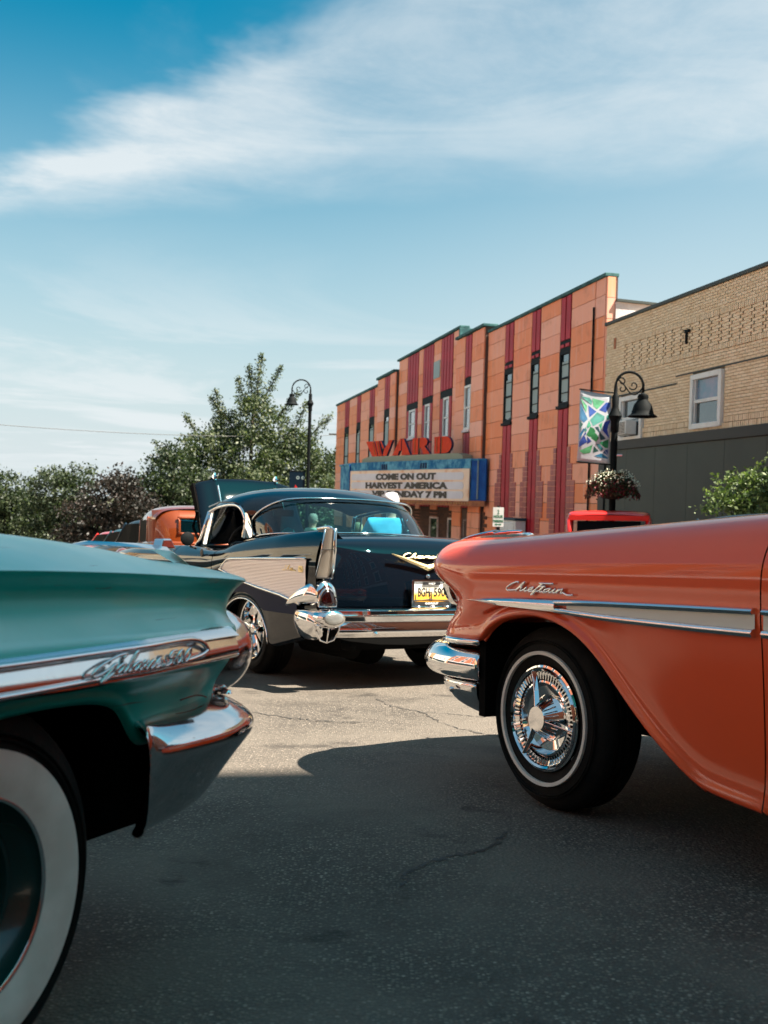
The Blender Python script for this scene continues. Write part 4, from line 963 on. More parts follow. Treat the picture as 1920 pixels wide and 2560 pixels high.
# =================================================================== coral car, right
coral = car_root('coral_car', 'coral orange vintage car with thin whitewall tyres and chrome side spear', .61, 3.955, 120.3)
YC = -.88
ARCH = [(-1.075, .219), (-.95, .231), (-.853, .242), (-.785, .273), (-.697, .327), (-.604, .391), (-.495, .485), (-.391, .584), (-.282, .653), (-.179, .690), (-.072, .709), (.028, .707), (.131, .689), (.19, .667), (.235, .640), (.265, .610), (.28, .596), (.60, .585)]
RZ = [None, None, None, .0, .70, .758, .80, .85, .895, .935, .985, 1.03, 1.060, 1.063, 1.045, 1.05, 1.06]      # row heights at the door gap
NZ = [.585, .590, .600, .630, .665, .715, .765, .81, .85, .89, .925, .955, .975, .980, .972, .970, .965]           # at the nose
NX = [.585, .590, .590, .572, .545, .520, .535, .62, .69, .70, .665, .60, .50, .45, .50, .55, .60]                 # how far forward each row reaches at the corner
SY = [.065, .098, .078, .082, .092, .100, .098, .100, .098, .088, .058, .0, -.08, -.16, -.26, -.45, None]          # sideways position along the flank
RZ = [q if q is None or i < 10 else q + (.010 if i == 10 else .021) for i, q in enumerate(RZ)]; NZ = [q + (0 if i < 10 else .008 if i == 10 else .018) for i, q in enumerate(NZ)]
def coral_rows(x):
    za = interp(x, ARCH); t = min(1, max(0, (x + 1.075) / 1.375)); out = []
    for i in range(17):
        if i == 0: z = za
        elif i == 1: z = za + .010
        elif i == 2: z = za + .048
        else:
            zr = RZ[i] if i > 4 else [0, 0, 0, za + .048 + (.705 - za) * .45, .712][i]
            zn = NZ[i] + (.03 if i in (5, 6, 7) else .015 if i > 10 else .02)
            z = zr * (1 - t) + zn * t if i > 4 else zr
            if i in (3, 4): z = max(z, za + .048 + .006 * (i - 2))
        y = SY[i] if i < 16 else YC
        if i == 2 and x < .2: y = .070
        if i == 3: y = .078
        out.append((x, y, z))
    return out
COLX = [-1.0735, -1.060, -.95, -.853, -.785, -.697, -.604, -.495, -.391, -.282, -.179, -.072, .028, .131, .19, .235, .265, .285]
colsF = [coral_rows(x) for x in COLX]
for k, (dx, yy) in enumerate([(-.16, None), (-.06, .070), (.03, .025), (.12, -.05), (.17, -.16), (.20, -.36), (.21, -.60), (.22, None)]):
    col = []
    for i in range(17):
        side = SY[i] if i < 16 else YC
        tt = min(1, (k + 1) / 4); z0 = coral_rows(.285)[i][2]; z = z0 * (1 - tt) + NZ[i] * tt
        dn = NX[i] + dx; sh = min(0, side - .09) if i < 14 else -.20
        if k == 0: y = side; x = max(.33, NX[i] - .17 - (0 if i < 10 else (.05)))
        elif k < 7:
            y = yy + (sh if k < 5 else sh * .3) - (.01 if i in (4, 5, 6) else 0); x = dn - 1.3 * (sh if k < 5 else sh * .6)
            if i > 13: y = min(side, y); x = dn + .30
        else: y = YC; x = NX[i] + dx + (.30 if i > 9 else .1)
        if i >= 15 and k < 6: y = side; x = .33 + k * .12 if i == 16 else .33 + k * .10
        if i == 16: y = YC
        if k >= 3: x = min(x, .90 + .012 * (k - 3))
        col.append((x, y, z))
    colsF.append(col)
fender = mesh('front_fender', *grid(colsF), M['coral'], coral, smooth=True, sub=2, solid=.0)
fv = grid([[(x, 2 * YC - y, z) for x, y, z in c] for c in colsF])
mesh('front_fender', *fv, M['coral'], coral, smooth=True, sub=2)
# wheel-arch inner lip, wheel wells and underside
lip = smooth_path([(a, .062, b + .004) for a, b in ARCH[2:17]], 3)
mesh('arch_lip', *tube(lip, .007, 6), M['coral'], coral, smooth=True)
mesh('wheel_well', *join(box(-.95, .34, -.50, -.46, .25, .9), box(-1.06, -.90, -.46, .05, .26, .75), box(.30, .34, -.50, .045, .30, .66), box(-.9, .30, -.46, .04, .80, .83), box(.28, .60, -.46, .02, .60, .63)), M['dark'], coral)
mesh('underbody', *join(box(-4.4, .34, 2 * YC + .1, -.50, .24, .34), box(-4.4, -.9, -.50, -.08, .24, .34), box(.34, .8, 2 * YC + .4, -.40, .34, .60)), M['dark'], coral)
# doors and rear quarter carry the same flank section back
def flank(xa, xb, n, name, yc=YC, mirror=False, endz=None):
    cols_ = []
    for i in range(n + 1):
        x = xa + (xb - xa) * i / n; base = coral_rows(-1.07); t = max(0, (-x - 3.0) / 1.6)
        c = [(x, (y if j < 16 else yc), z - (.0 if j < 10 else .02 * t) ) for j, (_, y, z) in enumerate(base)][:13]
        c = [(x, y - .10 * t * t, z) for x, y, z in c]
        if mirror: c = [(x, 2 * yc - y, z) for x, y, z in c]
        cols_.append(c)
    return mesh(name, *grid(cols_), M['coral'], coral, smooth=True, sub=1)
d_ = flank(-1.0785, -2.30, 4, 'door'); flank(-2.31, -4.62, 7, 'rear_quarter'); flank(-1.0785, -2.30, 4, 'door', mirror=True); flank(-2.31, -4.62, 7, 'rear_quarter', mirror=True)
mesh('door_seam', *box(-1.0815, -1.0705, .02, .058, .23, 1.04), M['dark'], coral)
mesh('handle', *join(tube([(-2.02, .11, .88), (-2.02, .14, .88)], .012, 8), tube([(-2.14, .145, .882), (-1.98, .145, .88)], .012, 8)), M['chrome'], d_, smooth=True)
cage = [[(x, y, z) for x, z in ((-1.0, 1.06), (-1.25, 1.06))] for y in (-.08, -.30, -.6, YC)]
mesh('cowl', *grid([[(x, y, z + (.012 if y < -.4 else 0)) for x, y, z in r] for r in cage] + [[(x, 2 * YC - y, z + (.012 if y < -.4 else 0)) for x, y, z in r] for r in cage[::-1][1:]]), M['coral'], coral, smooth=True, sub=1)
mesh('deck_lid', *grid([[(x, y, z) for y in (-.06, -.3, YC, 2 * YC + .3, 2 * YC + .06)] for x, z in ((-3.35, 1.04), (-3.8, 1.03), (-4.3, .98), (-4.6, .90), (-4.66, .6), (-4.6, .35))]), M['coral'], coral, smooth=True, sub=1)
# greenhouse
def roofcage(rows, yc, name, m, par, sub=2):
    full = [r + [(x, 2 * yc - y, z) for x, y, z in r[::-1][1:]] for r in rows]; return mesh(name, *grid(full), m, par, smooth=True, sub=sub)
roofcage([[(-1.95, -.20, 1.40), (-1.93, -.32, 1.45), (-1.90, -.55, 1.475), (-1.88, YC, 1.485)], [(-2.3, -.16, 1.43), (-2.3, -.30, 1.49), (-2.3, -.55, 1.52), (-2.3, YC, 1.535)], [(-2.8, -.16, 1.42), (-2.8, -.30, 1.48), (-2.8, -.55, 1.51), (-2.8, YC, 1.525)],
          [(-3.15, -.2, 1.36), (-3.2, -.32, 1.42), (-3.25, -.55, 1.45), (-3.27, YC, 1.46)]], YC, 'roof', M['coral'], coral)
roofcage([[(-1.36, -.12, 1.06), (-1.18, -.35, 1.07), (-1.12, YC, 1.08)], [(-1.97, -.21, 1.39), (-1.93, -.4, 1.45), (-1.91, YC, 1.47)]], YC, 'windscreen', M['clear'], coral)
roofcage([[(-3.25, -.22, 1.36), (-3.27, -.4, 1.42), (-3.28, YC, 1.44)], [(-3.45, -.12, 1.04), (-3.6, -.35, 1.05), (-3.65, YC, 1.05)]], YC, 'rear_window', M['clear'], coral)
for s_ in (0, 1):
    f_ = (lambda p: p) if not s_ else (lambda p: (p[0], 2 * YC - p[1], p[2]))
    mesh('pillar', *tube([f_((-1.36, -.10, 1.05)), f_((-1.97, -.20, 1.40))], .022, 8), M['chrome'], coral, smooth=True)
    mesh('pillar', *tube([f_((-3.40, -.10, 1.04)), f_((-3.22, -.20, 1.38))], .05, 8), M['coral'], coral, smooth=True)
    mesh('side_window', *grid([[f_(p) for p in ((-1.38, -.10, 1.05), (-1.97, -.19, 1.39))], [f_(p) for p in ((-3.36, -.10, 1.05), (-3.18, -.19, 1.37))]]), M['side_tint'], coral)
mesh('seat', *join(box(-2.6, -2.45, 2 * YC + .25, -.25, .5, 1.12), box(-3.3, -3.15, 2 * YC + .25, -.25, .5, 1.1)), M['seat'], coral, bevel=.03)
mesh('hood_ornament', *join(tube(smooth_path([(.98, YC, .972), (.90, YC, .992), (.70, YC, 1.004), (.42, YC, 1.010)], 4), [.004] * 4 + [.018] * 8 + [.02], 8, flat=2.0)), M['chrome'], coral, smooth=True)
# chrome stars/spears on the far fender crown, seen over the near one
orn = smooth_path([(1.44, -.70, 1.004), (1.36, -.70, 1.030), (1.18, -.70, 1.047), (1.02, -.70, 1.053)], 4)
for s_, yy in ((0, -.20), (1, 2 * YC + .20)):
    base = [(x - .72, yy, z - .0) for x, _, z in orn]
    mesh('fender_ornament', *join(tube([(.835, yy, .998), (.76, yy, 1.011), (.66, yy, 1.022), (.575, yy, 1.029), (.57, yy, 1.029)], [.002, .006, .009, .011, .010], 10, flat=2.4), tube([(.57, yy, 1.024), (.48, yy, 1.030), (.41, yy, 1.031), (.40, yy, 1.030)], [.008, .008, .007, .004], 10, flat=2.0), box(.41, .72, yy - .006, yy + .006, .985, 1.02)), M['chrome'], coral, smooth=True, angle=50)
# side spear: upper and lower chrome mouldings with a cream insert between
TT = [(.345, .757), (.228, .770), (.004, .781), (-.45, .790), (-.82, .796), (-1.055, .798)]
TB = [(.345, .755), (.132, .741), (-.19, .733), (-.45, .720), (-.82, .714), (-1.055, .713)]
def sidey(x, z): return .100 + (0 if x < .2 else -(x - .2) * .06)
def molding(top, bot, bulge, m, name, par, xs_):
    rings = []
    for x in xs_:
        a, b = interp(x, top), interp(x, bot); y0 = sidey(x, 0); h = max(.0005, (a - b))
        rings.append([(x, y0 - .012, b), (x, y0 + bulge * .5 + .004, b + h * .08), (x, y0 + bulge, b + h * .38), (x, y0 + bulge * 1.05, b + h * .52), (x, y0 + bulge * .75, b + h * .78), (x, y0 + .002, a - h * .03), (x, y0 - .012, a)])
    return mesh(name, *loft(rings), m, par, smooth=True, angle=50)
xs1 = list(np.linspace(.345, -.20, 14))
molding([(x, z) for x, z in reversed(TT)], [(x, z) for x, z in reversed(TB)], .020, M['chrome'], 'side_spear', coral, xs1)
TU = [(-1.056, .777), (-.82, .773), (-.45, .767), (-.28, .762), (-.2, .757)]; TL = [(-1.056, .740), (-.82, .741), (-.45, .746), (-.28, .752), (-.2, .757)]
up_ = molding([(x, z) for x, z in reversed(TT)], TU, .016, M['chrome'], 'upper_molding', coral, list(np.linspace(-.19, -1.056, 12)))
lo_ = molding(TL, [(x, z) for x, z in reversed(TB)], .016, M['chrome'], 'lower_molding', coral, list(np.linspace(-.19, -1.056, 12)))
mesh('cream_insert', *grid([[(x, sidey(x, 0) + .004, interp(x, TU) + .002), (x, sidey(x, 0) + .004, interp(x, TL) - .002)] for x in np.linspace(-.25, -1.06, 8)]), M['cream'], coral)
for nm, z0, z1, b_ in (('upper_molding', .777, .798, .016), ('lower_molding', .713, .740, .016)):
    molding([(-2.3, z1 - .004), (-1.09, z1)], [(-2.3, z0 - .004), (-1.09, z0)], b_, M['chrome'], nm, coral, [-1.09, -1.5, -2.29]); molding([(-4.5, z1 - .01), (-2.3, z1)], [(-4.5, z0 - .01), (-2.3, z0)], b_, M['chrome'], nm, coral, [-2.32, -3.2, -4.4])
mesh('cream_insert', *grid([[(x, sidey(x, 0) + .004, .778), (x, sidey(x, 0) + .004, .738)] for x in (-1.09, -2.29)]), M['cream'], coral)
# script badge, drawn as a chrome wire hand
def script(name, strokes, org, sx, sz, y, m, par, r=.0045, slant=.25, dirx=-1, yfun=None):
    parts = []
    for s in strokes:
        pp = smooth_path([(a, 0, b) for a, b in s], 5)
        parts.append(tube([(org[0] + dirx * (p[0] + slant * p[2]) * sx, y if yfun is None else yfun(org[0] + dirx * p[0] * sx), org[1] + p[2] * sz) for p in pp], r, 6))
    return mesh(name, *join(*parts), m, par, smooth=True)
# glyphs in units of x-height, pen moving right
def gl(c):
    return {'a': ([(0, .1), (.25, .0), (.1, .5), (.4, .9), (.7, .95), (.35, .85), (.15, .4), (.35, .05), (.65, .4), (.8, .95), (.72, .3), (.85, .05), (1.05, .2)], 1.0),
            'e': ([(0, .2), (.45, .5), (.6, .85), (.4, 1.0), (.15, .6), (.2, .1), (.5, .02), (.85, .2)], .82),
            'i': ([(0, .15), (.3, .95), (.2, .3), (.35, .03), (.6, .2)], .58),
            'l': ([(0, .15), (.4, 1.1), (.55, 2.0), (.35, 1.9), (.18, .8), (.25, .05), (.55, .2)], .55),
            'h': ([(0, .15), (.4, 1.2), (.55, 2.0), (.35, 1.8), (.1, 0), (.3, .7), (.6, .95), (.6, .4), (.65, .03), (.95, .2)], .92),
            'n': ([(0, .3), (.2, .95), (.12, 0), (.3, .7), (.6, .95), (.6, .4), (.65, .03), (.95, .2)], .92),
            'r': ([(0, .3), (.2, 1.0), (.45, .9), (.35, .4), (.4, .03), (.7, .2)], .68),
            'o': ([(.35, .95), (.05, .5), (.2, .02), (.55, .3), (.5, .85), (.3, .9), (.55, .7), (.8, .75)], .75),
            'v': ([(0, .8), (.15, .95), (.25, .05), (.55, .6), (.6, .95), (.8, .85)], .78),
            't': ([(0, .15), (.4, 1.5), (.2, .3), (.35, .03), (.6, .2)], .58),
            'f': ([(0, .15), (.4, 1.2), (.6, 1.9), (.4, 1.8), (.15, .2), (.0, -.7), (.2, -.5), (.3, .1), (.6, .2)], .6),
            'x': ([(0, .8), (.2, .95), (.4, .1), (.65, .15)], .62)}[c]
def word(w, x0=0.0):
    st = []; x = x0; cur = []
    for c in w:
        s, adv = gl(c); cur += [(a + x, b) for a, b in s]; x += adv
        if c == 't': st.append([(x - .75, 1.25), (x - .05, 1.32)])
        if c == 'x': st.append([(x - .62, .05), (x - .1, .95)])
    st.append(cur); return st, x
body_, xe = word('hieftain', 1.35)
cst = [[(1.15, 1.75), (.95, 2.1), (.45, 1.7), (.05, .7), (.25, .02), (.8, .1), (1.35, .2)]] + body_ + [[(xe - .1, .2), (xe + .6, -.25), (xe + 1.2, -.2)], [(xe - 3.6, 2.0), (xe - 1.9, 2.05)]]
script('script_badge', cst, (.095, .803), .385 / (xe + 1.2), .0155, .109, M['chrome'], coral, r=.0034, slant=.35)
# front bumper
def bumper(par, path, prof, m, name, yc=None, sub=2, thick=.03):
    """closed C-section swept round a plan path; prof rows are (out, z)"""
    rings = []; n = len(path)
    for i, p in enumerate(path):
        a = Vector(path[max(0, i - 1)][:2]); b = Vector(path[min(n - 1, i + 1)][:2]); t = (b - a).normalized(); nr = Vector((t.y, -t.x))
        k = p[2] if len(p) > 2 else 1; dz = p[3] if len(p) > 3 else 0
        nr = nr if nr.dot(Vector(path[i][:2]) - Vector((path[n // 2][0] - 2.0 * (1 if path[n // 2][0] > 0 else -1), yc if yc else -.9))) > 0 else -nr
        pr = prof(i / (n - 1)) if callable(prof) else prof
        zc = sum(z for _, z in pr) / len(pr)
        ring = [(p[0] + nr.x * o * k, p[1] + nr.y * o * k, zc + (z - zc) * (p[4] if len(p) > 4 else 1) + dz) for o, z in pr]
        ring += [(x - nr.x * thick, y - nr.y * thick, z) for x, y, z in ring[::-1]]
        rings.append(ring)
    return mesh(name, *loft(rings), m, par, smooth=True, sub=sub)
bp = [(.335, .030, .9), (.345, .035, 1), (.48, .050, 1.1), (.62, .035, 1.3), (.76, -.02, 1.4), (.86, -.12, 1.25), (.91, -.28, 1.0), (.94, -.52, 1), (.95, YC, 1)]
bpf = bp + [(p[0], 2 * YC - p[1], *p[2:]) for p in bp[::-1][1:]]
UP = [(-.015, .562), (.012, .558), (.032, .53), (.042, .495), (.040, .465), (.022, .435), (-.01, .428)]
bu = bumper(coral, bpf, UP, M['chrome'], 'bumper', YC)
LOW = [(-.002, .424), (.016, .42), (.010, .385), (-.012, .345), (-.055, .31), (-.10, .285), (-.13, .280)]
bl = [(.36, .035, .8), (.37, .04, .9), (.50, .045, 1.1), (.62, .02, 1.2), (.72, -.06, 1.2), (.80, -.18, 1), (.86, -.36, 1), (.90, -.6, 1), (.91, YC, 1)]
bumper(coral, bl + [(p[0], 2 * YC - p[1], *p[2:]) for p in bl[::-1][1:]], LOW, M['chrome'], 'bumper_apron', YC, sub=1)
mesh('bolt', *lathe([(.001, .012), (.010, .008), (.014, 0)], 12, 'y', (.505, .062, .385)), M['old_chrome'], coral, smooth=True)
mesh('valance_trim', *tube(smooth_path([(.30, .075, .590), (.42, .085, .588), (.52, .072, .586), (.62, .02, .584), (.70, -.06, .582), (.80, -.20, .58), (.86, -.40, .58), (.88, YC, .58)], 3), .013, 8), M['chrome'], coral, smooth=True)
for s_, yy in ((0, -.24), (1, 2 * YC + .24)):
    hl = mesh('headlight', *lathe([(.001, .02), (.05, .015), (.085, .0), (.09, -.03)], 32, 'x', (.88, yy, .80)), M['clear_lens'], coral, smooth=True)
    mesh('bezel', *lathe([(.088, .0), (.098, .01), (.108, .0), (.11, -.05)], 32, 'x', (.88, yy, .80)), M['chrome'], hl, smooth=True)
mesh('grille', *join(*[tube([(.84, -.42, z), (.87, YC, z), (.84, 2 * YC + .42, z)], .014, 8) for z in (.62, .68, .74)]), M['chrome'], coral, smooth=True)
# wheel with the three-bar spinner cover
def coral_wheel(x, y, out):
    w = wheel_base(coral, x, y, .335, .335, .190, .19, (.2325, .2455), out)
    s = out
    cap = mesh('hubcap', *lathe([(.184, s * -.006), (.186, s * .004), (.181, s * .010), (.174, s * .004), (.171, s * -.004), (.142, s * -.014), (.138, s * -.006), (.131, s * -.004), (.127, s * -.012), (.118, s * -.024), (.085, s * -.030), (.078, s * -.022), (.074, s * -.018), (.046, s * .026), (.044, s * .030), (.001, s * .031)], 72, 'y'), M['chrome'], w, smooth=True, angle=28)
    V, F = [], []
    for k in range(64):
        a = 2 * math.pi * k / 64; q = box(.143, .169, s * -.012, s * .0, -.0026, .0026); ca, sa = math.cos(a), math.sin(a); b = len(V)
        V += [(px * ca - pz * sa, py, px * sa + pz * ca) for px, py, pz in q[0]]; F += [tuple(i + b for i in t_) for t_ in q[1]]
    mesh('fin_ring', V, F, M['chrome'], w)
    mesh('fin_gap', *lathe([(.171, s * -.0105), (.142, s * -.0150)], 64, 'y', (0, s * .003, 0)), M['dark'], w)
    V, F = [], []
    for k in range(26):
        a = 2 * math.pi * k / 26; ca, sa = math.cos(a), math.sin(a); q = tube([(.074, s * -.016, 0), (.047, s * .026, 0)], .0022, 4); b = len(V)
        V += [(px * ca - pz * sa, py, px * sa + pz * ca) for px, py, pz in q[0]]; F += [tuple(i + b for i in t_) for t_ in q[1]]
    mesh('hub_flute', V, F, M['old_chrome'], w)
    for ang in (72, 188, 306):      # measured round from the car's front
        a = R_(ang); ca, sa = math.cos(a), math.sin(a)
        q = loft([[(r_, s * (hh - .016), -wd), (r_, s * hh, -wd * .15), (r_, s * hh, wd * .15), (r_, s * (hh - .016), wd)] for r_, hh, wd in ((.040, .028, .012), (.10, .018, .010), (.158, .013, .009), (.176, .012, .011), (.182, .004, .008))])
        mesh('spinner_bar', [(px * ca - pz * sa, py, px * sa + pz * ca) for px, py, pz in q[0]], q[1], M['chrome'], w, bevel=.002)
    return w
coral_wheel(0, 0, 1); coral_wheel(0, 2 * YC, -1); coral_wheel(-3.1, -.06, 1); coral_wheel(-3.1, 2 * YC + .06, -1)

# =================================================================== teal car, left
teal = car_root('teal_car', 'faded teal vintage car with wide whitewall tyre and chrome flank band', -.695, 1.77, 246)
YT = -.84
def TX(xt): return -xt
TARCH = [(-.42, .30), (-.40, .42), (-.33, .54), (-.2, .61), (.045, .632), (.169, .636), (.285, .632), (.351, .622), (.389, .604), (.417, .570), (.453, .528), (.47, .520), (.52, .516), (.574, .526), (.668, .539), (.78, .548), (1.2, .55)]
# rows: (z at xt=.1, z at tail, y, forward reach of the tail corner at y=-.05)
TR = [(None, .545, .030, .835), (None, .552, .052, .845), (None, .575, .048, .845), (.652, .615, .058, .855), (.674, .650, .100, .875), (.716, .690, .118, .890), (.757, .735, .112, .900), (.772, .752, .088, .90), (.800, .775, .040, .905),
      (.845, .808, .024, .93), (.878, .838, .040, .96), (.888, .852, .060, .985), (.893, .858, .046, .99), (.915, .868, -.005, .975), (.940, .880, -.075, .90), (.962, .895, -.17, .80), (.972, .905, -.30, .72), (.955, .885, -.42, .70), (.955, .88, -.6, .72), (.96, .88, YT, .72)]
def teal_col(xt):
    za = interp(xt, TARCH); out = []
    t = min(1, max(0, xt / .93)); t = t * t * .75 + t * .25
    for i, (z0, z1, y, nx) in enumerate(TR):
        if i == 0: z = za
        elif i == 1: z = za + .008
        elif i == 2: z = za + .030
        else:
            z = z0 * (1 - t) + z1 * t if i not in (4, 5, 6) else z0
            if i >= 10: z += .0
            if i == 3: z = max(za + .036, z0 * (1 - t) + z1 * t)
            if i == 4: z = max(z, za + .040)
        tp = max(0, (xt - .35)) * .13
        out.append((TX(xt), y - (tp if i < 17 else 0), z))
    return out
XT = [-.36, -.33, -.2, .0, .12, .2, .285, .351, .389, .417, .453, .50, .574, .66]
colsT = [teal_col(x) for x in XT]
for k, (dx, yy) in enumerate([(-.10, None), (-.02, -.03), (.07, -.10), (.13, -.22), (.17, -.45), (.18, None)]):
    col = []
    for i, (z0, z1, y, nx) in enumerate(TR):
        b = teal_col(.66)[i]; tt = min(1, (k + 1) / 2); z = b[2] * (1 - tt) + z1 * tt
        x = nx + dx; ys = b[1] - .02
        if i in (4, 5, 6): z = b[2] * (1 - tt * .5) + z1 * tt * .5
        if k == 0: y_ = ys - (.012); x = max(x, .69)
        elif k == 5: y_ = YT; x = max(nx, .9) + .02
        else:
            y_ = min(ys, yy + (y - .05) * .5); x += (ys - y_) * (0) + (1.0 if i > 12 else .9) * max(0, (.03 - y)) * .5
        if i >= 17 and k < 5: y_ = b[1] if i < 19 else YT; x = .70 + k * .07
        if i == 19: y_ = YT
        col.append((TX(x), y_, z))
    colsT.append(col)
def crease_rows(o, ncols, nrows, rows, val=.85):
    me = o.data; att = me.attributes.new('crease_edge', 'FLOAT', 'EDGE'); vs = me.vertices
    return o
tv, tf = grid(colsT)
def body_mesh(name, cols_, m, par, creases, sub=2, mir=None):
    nr = len(cols_[0]); v = [p for c in cols_ for p in c]; _, f = grid(cols_)
    if mir is not None: v = [(x, 2 * mir - y, z) for x, y, z in v]
    me = bpy.data.meshes.new(name); me.from_pydata(v, [], [q if mir is None else q[::-1] for q in f]); me.materials.append(m)
    me.polygons.foreach_set('use_smooth', [True] * len(me.polygons))
    cr = me.attributes.new('crease_edge', 'FLOAT', 'EDGE')
    for e in me.edges:
        a, b = e.vertices; ra, rb_ = a % nr, b % nr
        if ra == rb_ and ra in creases: cr.data[e.index].value = creases[ra]
    o = bpy.data.objects.new(name, me); COL.objects.link(o); o.parent = par
    s_ = o.modifiers.new('sub', 'SUBSURF'); s_.levels = sub; s_.render_levels = sub; return o
for mr in (None, YT):
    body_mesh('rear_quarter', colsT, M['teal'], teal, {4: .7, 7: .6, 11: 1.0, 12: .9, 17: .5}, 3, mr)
colsD = [[(TX(xt), y, (z0 if z0 else (.30 if i == 0 else .31 if i == 1 else .34)) if i > 2 else (.28, .29, .32)[i]) for i, (z0, z1, y, nx) in enumerate(TR)][:17] for xt in (-.37, -.8, -1.4)]
colsD = [[(x, y, z if i > 3 else (.28, .29, .32, .5)[i]) for i, (x, y, z) in enumerate(c)] for c in colsD]
colsE = [[(x - TX(-.37) + TX(-1.42), y, z) for x, y, z in c] for c in colsD]
colsG = [[(TX(xt), y, z) for (_, y, z) in colsD[0]] for xt in (-2.48, -3.2, -4.0)]
for mr in (None, YT):
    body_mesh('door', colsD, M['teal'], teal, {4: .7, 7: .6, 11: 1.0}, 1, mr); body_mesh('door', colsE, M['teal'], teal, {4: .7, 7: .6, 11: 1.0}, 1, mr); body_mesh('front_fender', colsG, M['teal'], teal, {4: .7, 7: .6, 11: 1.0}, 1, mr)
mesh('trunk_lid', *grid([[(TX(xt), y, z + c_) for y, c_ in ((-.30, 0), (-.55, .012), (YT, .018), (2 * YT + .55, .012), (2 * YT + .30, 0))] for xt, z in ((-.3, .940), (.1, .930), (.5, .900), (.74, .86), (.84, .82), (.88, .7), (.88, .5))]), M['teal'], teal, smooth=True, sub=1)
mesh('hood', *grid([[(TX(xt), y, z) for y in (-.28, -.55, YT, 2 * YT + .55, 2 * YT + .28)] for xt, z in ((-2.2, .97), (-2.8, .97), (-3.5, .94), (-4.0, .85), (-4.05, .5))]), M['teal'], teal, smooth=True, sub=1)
mesh('underbody', *box(TX(.82), TX(-4), 2 * YT + .12, -.14, .30, .42), M['dark'], teal)
mesh('wheel_well', *join(box(TX(.50), TX(-.45), -.48, -.42, .28, .86), box(TX(.50), TX(.44), -.42, -.02, .36, .74), box(TX(.5), TX(-.45), -.42, .02, .72, .75), box(TX(.78), TX(.44), -.42, -.10, .40, .50)), M['dark'], teal)
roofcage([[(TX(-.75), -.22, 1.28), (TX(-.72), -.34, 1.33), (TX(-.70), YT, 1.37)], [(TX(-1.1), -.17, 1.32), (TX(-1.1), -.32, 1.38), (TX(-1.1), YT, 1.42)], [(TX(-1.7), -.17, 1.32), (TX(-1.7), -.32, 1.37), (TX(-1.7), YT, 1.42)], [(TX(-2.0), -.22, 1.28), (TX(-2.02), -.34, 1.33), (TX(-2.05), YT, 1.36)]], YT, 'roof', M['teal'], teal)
roofcage([[(TX(-.35), -.16, .96), (TX(-.2), -.35, .965), (TX(-.15), YT, .97)], [(TX(-.75), -.23, 1.28), (TX(-.73), -.4, 1.33), (TX(-.72), YT, 1.36)]], YT, 'rear_window', M['clear'], teal)
roofcage([[(TX(-2.0), -.23, 1.28), (TX(-2.02), -.4, 1.32), (TX(-2.04), YT, 1.35)], [(TX(-2.4), -.14, .97), (TX(-2.5), -.35, .97), (TX(-2.55), YT, .98)]], YT, 'windscreen', M['clear'], teal)
# chrome band with a recessed channel and round-ended inner bead
def tside(xt): return .118 - max(0, xt - .35) * .13
BT = [(-.5, .752), (.0, .754), (.126, .756), (.369, .758), (.7, .757), (.9, .750)]; BB = [(-.5, .672), (.0, .674), (.13, .672), (.372, .677), (.66, .680), (.9, .684)]
def tband(name, zt, zb, prof, m, xa, xb, n, par=teal):
    rings = []
    for xt in np.linspace(xa, xb, n):
        a, b = interp(xt, zt), interp(xt, zb); y0 = tside(xt)
        rings.append([(TX(xt), y0 - .02, b)] + [(TX(xt), y0 + o, b + (a - b) * q) for o, q in prof] + [(TX(xt), y0 - .02, a)])
    return mesh(name, *loft(rings), m, par, smooth=True, angle=35)
BPROF = [(-.012, .02), (.004, .06), (.012, .13), (.012, .155), (.008, .18), (.0105, .27), (.0095, .38), (.006, .50), (.001, .66), (.002, .69), (.010, .72), (.009, .75), (.0, .84), (-.014, .985)]
tband('flank_band', BT, BB, BPROF, M['old_chrome'], -.352, .765, 24)
for xa_, xb_ in ((-1.395, -.378), (-2.44, -1.425), (-3.95, -2.49)): tband('flank_band', BT, BB, BPROF, M['old_chrome'], xa_, xb_, 3)
tip = [(.56, .735), (.585, .729), (.598, .719), (.60, .7155)]
bead = [(-.35, .7365), (-.034, .737), (.217, .741), (.40, .7435), (.50, .744)] + [(.55, .739), (.582, .729), (.600, .716)]
bead2 = [(-.35, .687), (-.032, .688), (.219, .694), (.40, .6985), (.49, .7005)] + [(.54, .703), (.578, .708), (.600, .716)]
mesh('bead', *join(tube([(TX(x), tside(x) + .012, z) for x, z in smooth_path([(a, b, 0) for a, b in bead], 4) and [(p[0], p[1]) for p in smooth_path([(a, b, 0) for a, b in bead], 4)]], .0055, 8),
                   tube([(TX(p[0]), tside(p[0]) + .012, p[1]) for p in smooth_path([(a, b, 0) for a, b in bead2], 4)], .0055, 8)), M['chrome'], teal, smooth=True)
# script
gst, xe = word('alaxie', 2.1)
gst = [[(2.35, 1.55), (2.55, 1.95), (1.7, 1.8), (.5, 1.0), (.1, .25), (.5, .0), (1.3, .45), (1.95, 1.1), (1.6, .2), (1.2, -.75)], [(1.25, -.72), (2.1, .15)]] + gst
num = [[(xe + 1.6, 1.55), (xe + .95, 1.5), (xe + .8, .85), (xe + 1.3, .9), (xe + 1.4, .3), (xe + .9, .0), (xe + .55, .1)]]
for q in (1.85, 2.95): num.append([(xe + q + .45 + .36 * math.cos(t), .78 + .72 * math.sin(t)) for t in np.linspace(0, 2 * math.pi, 9)])
script('script_badge', gst + num, (TX(.165), .700), .335 / (xe + 4.0), .0175, 0, M['old_chrome'], teal, r=.0030, slant=.38, dirx=-1, yfun=lambda x: tside(-x) + .020)
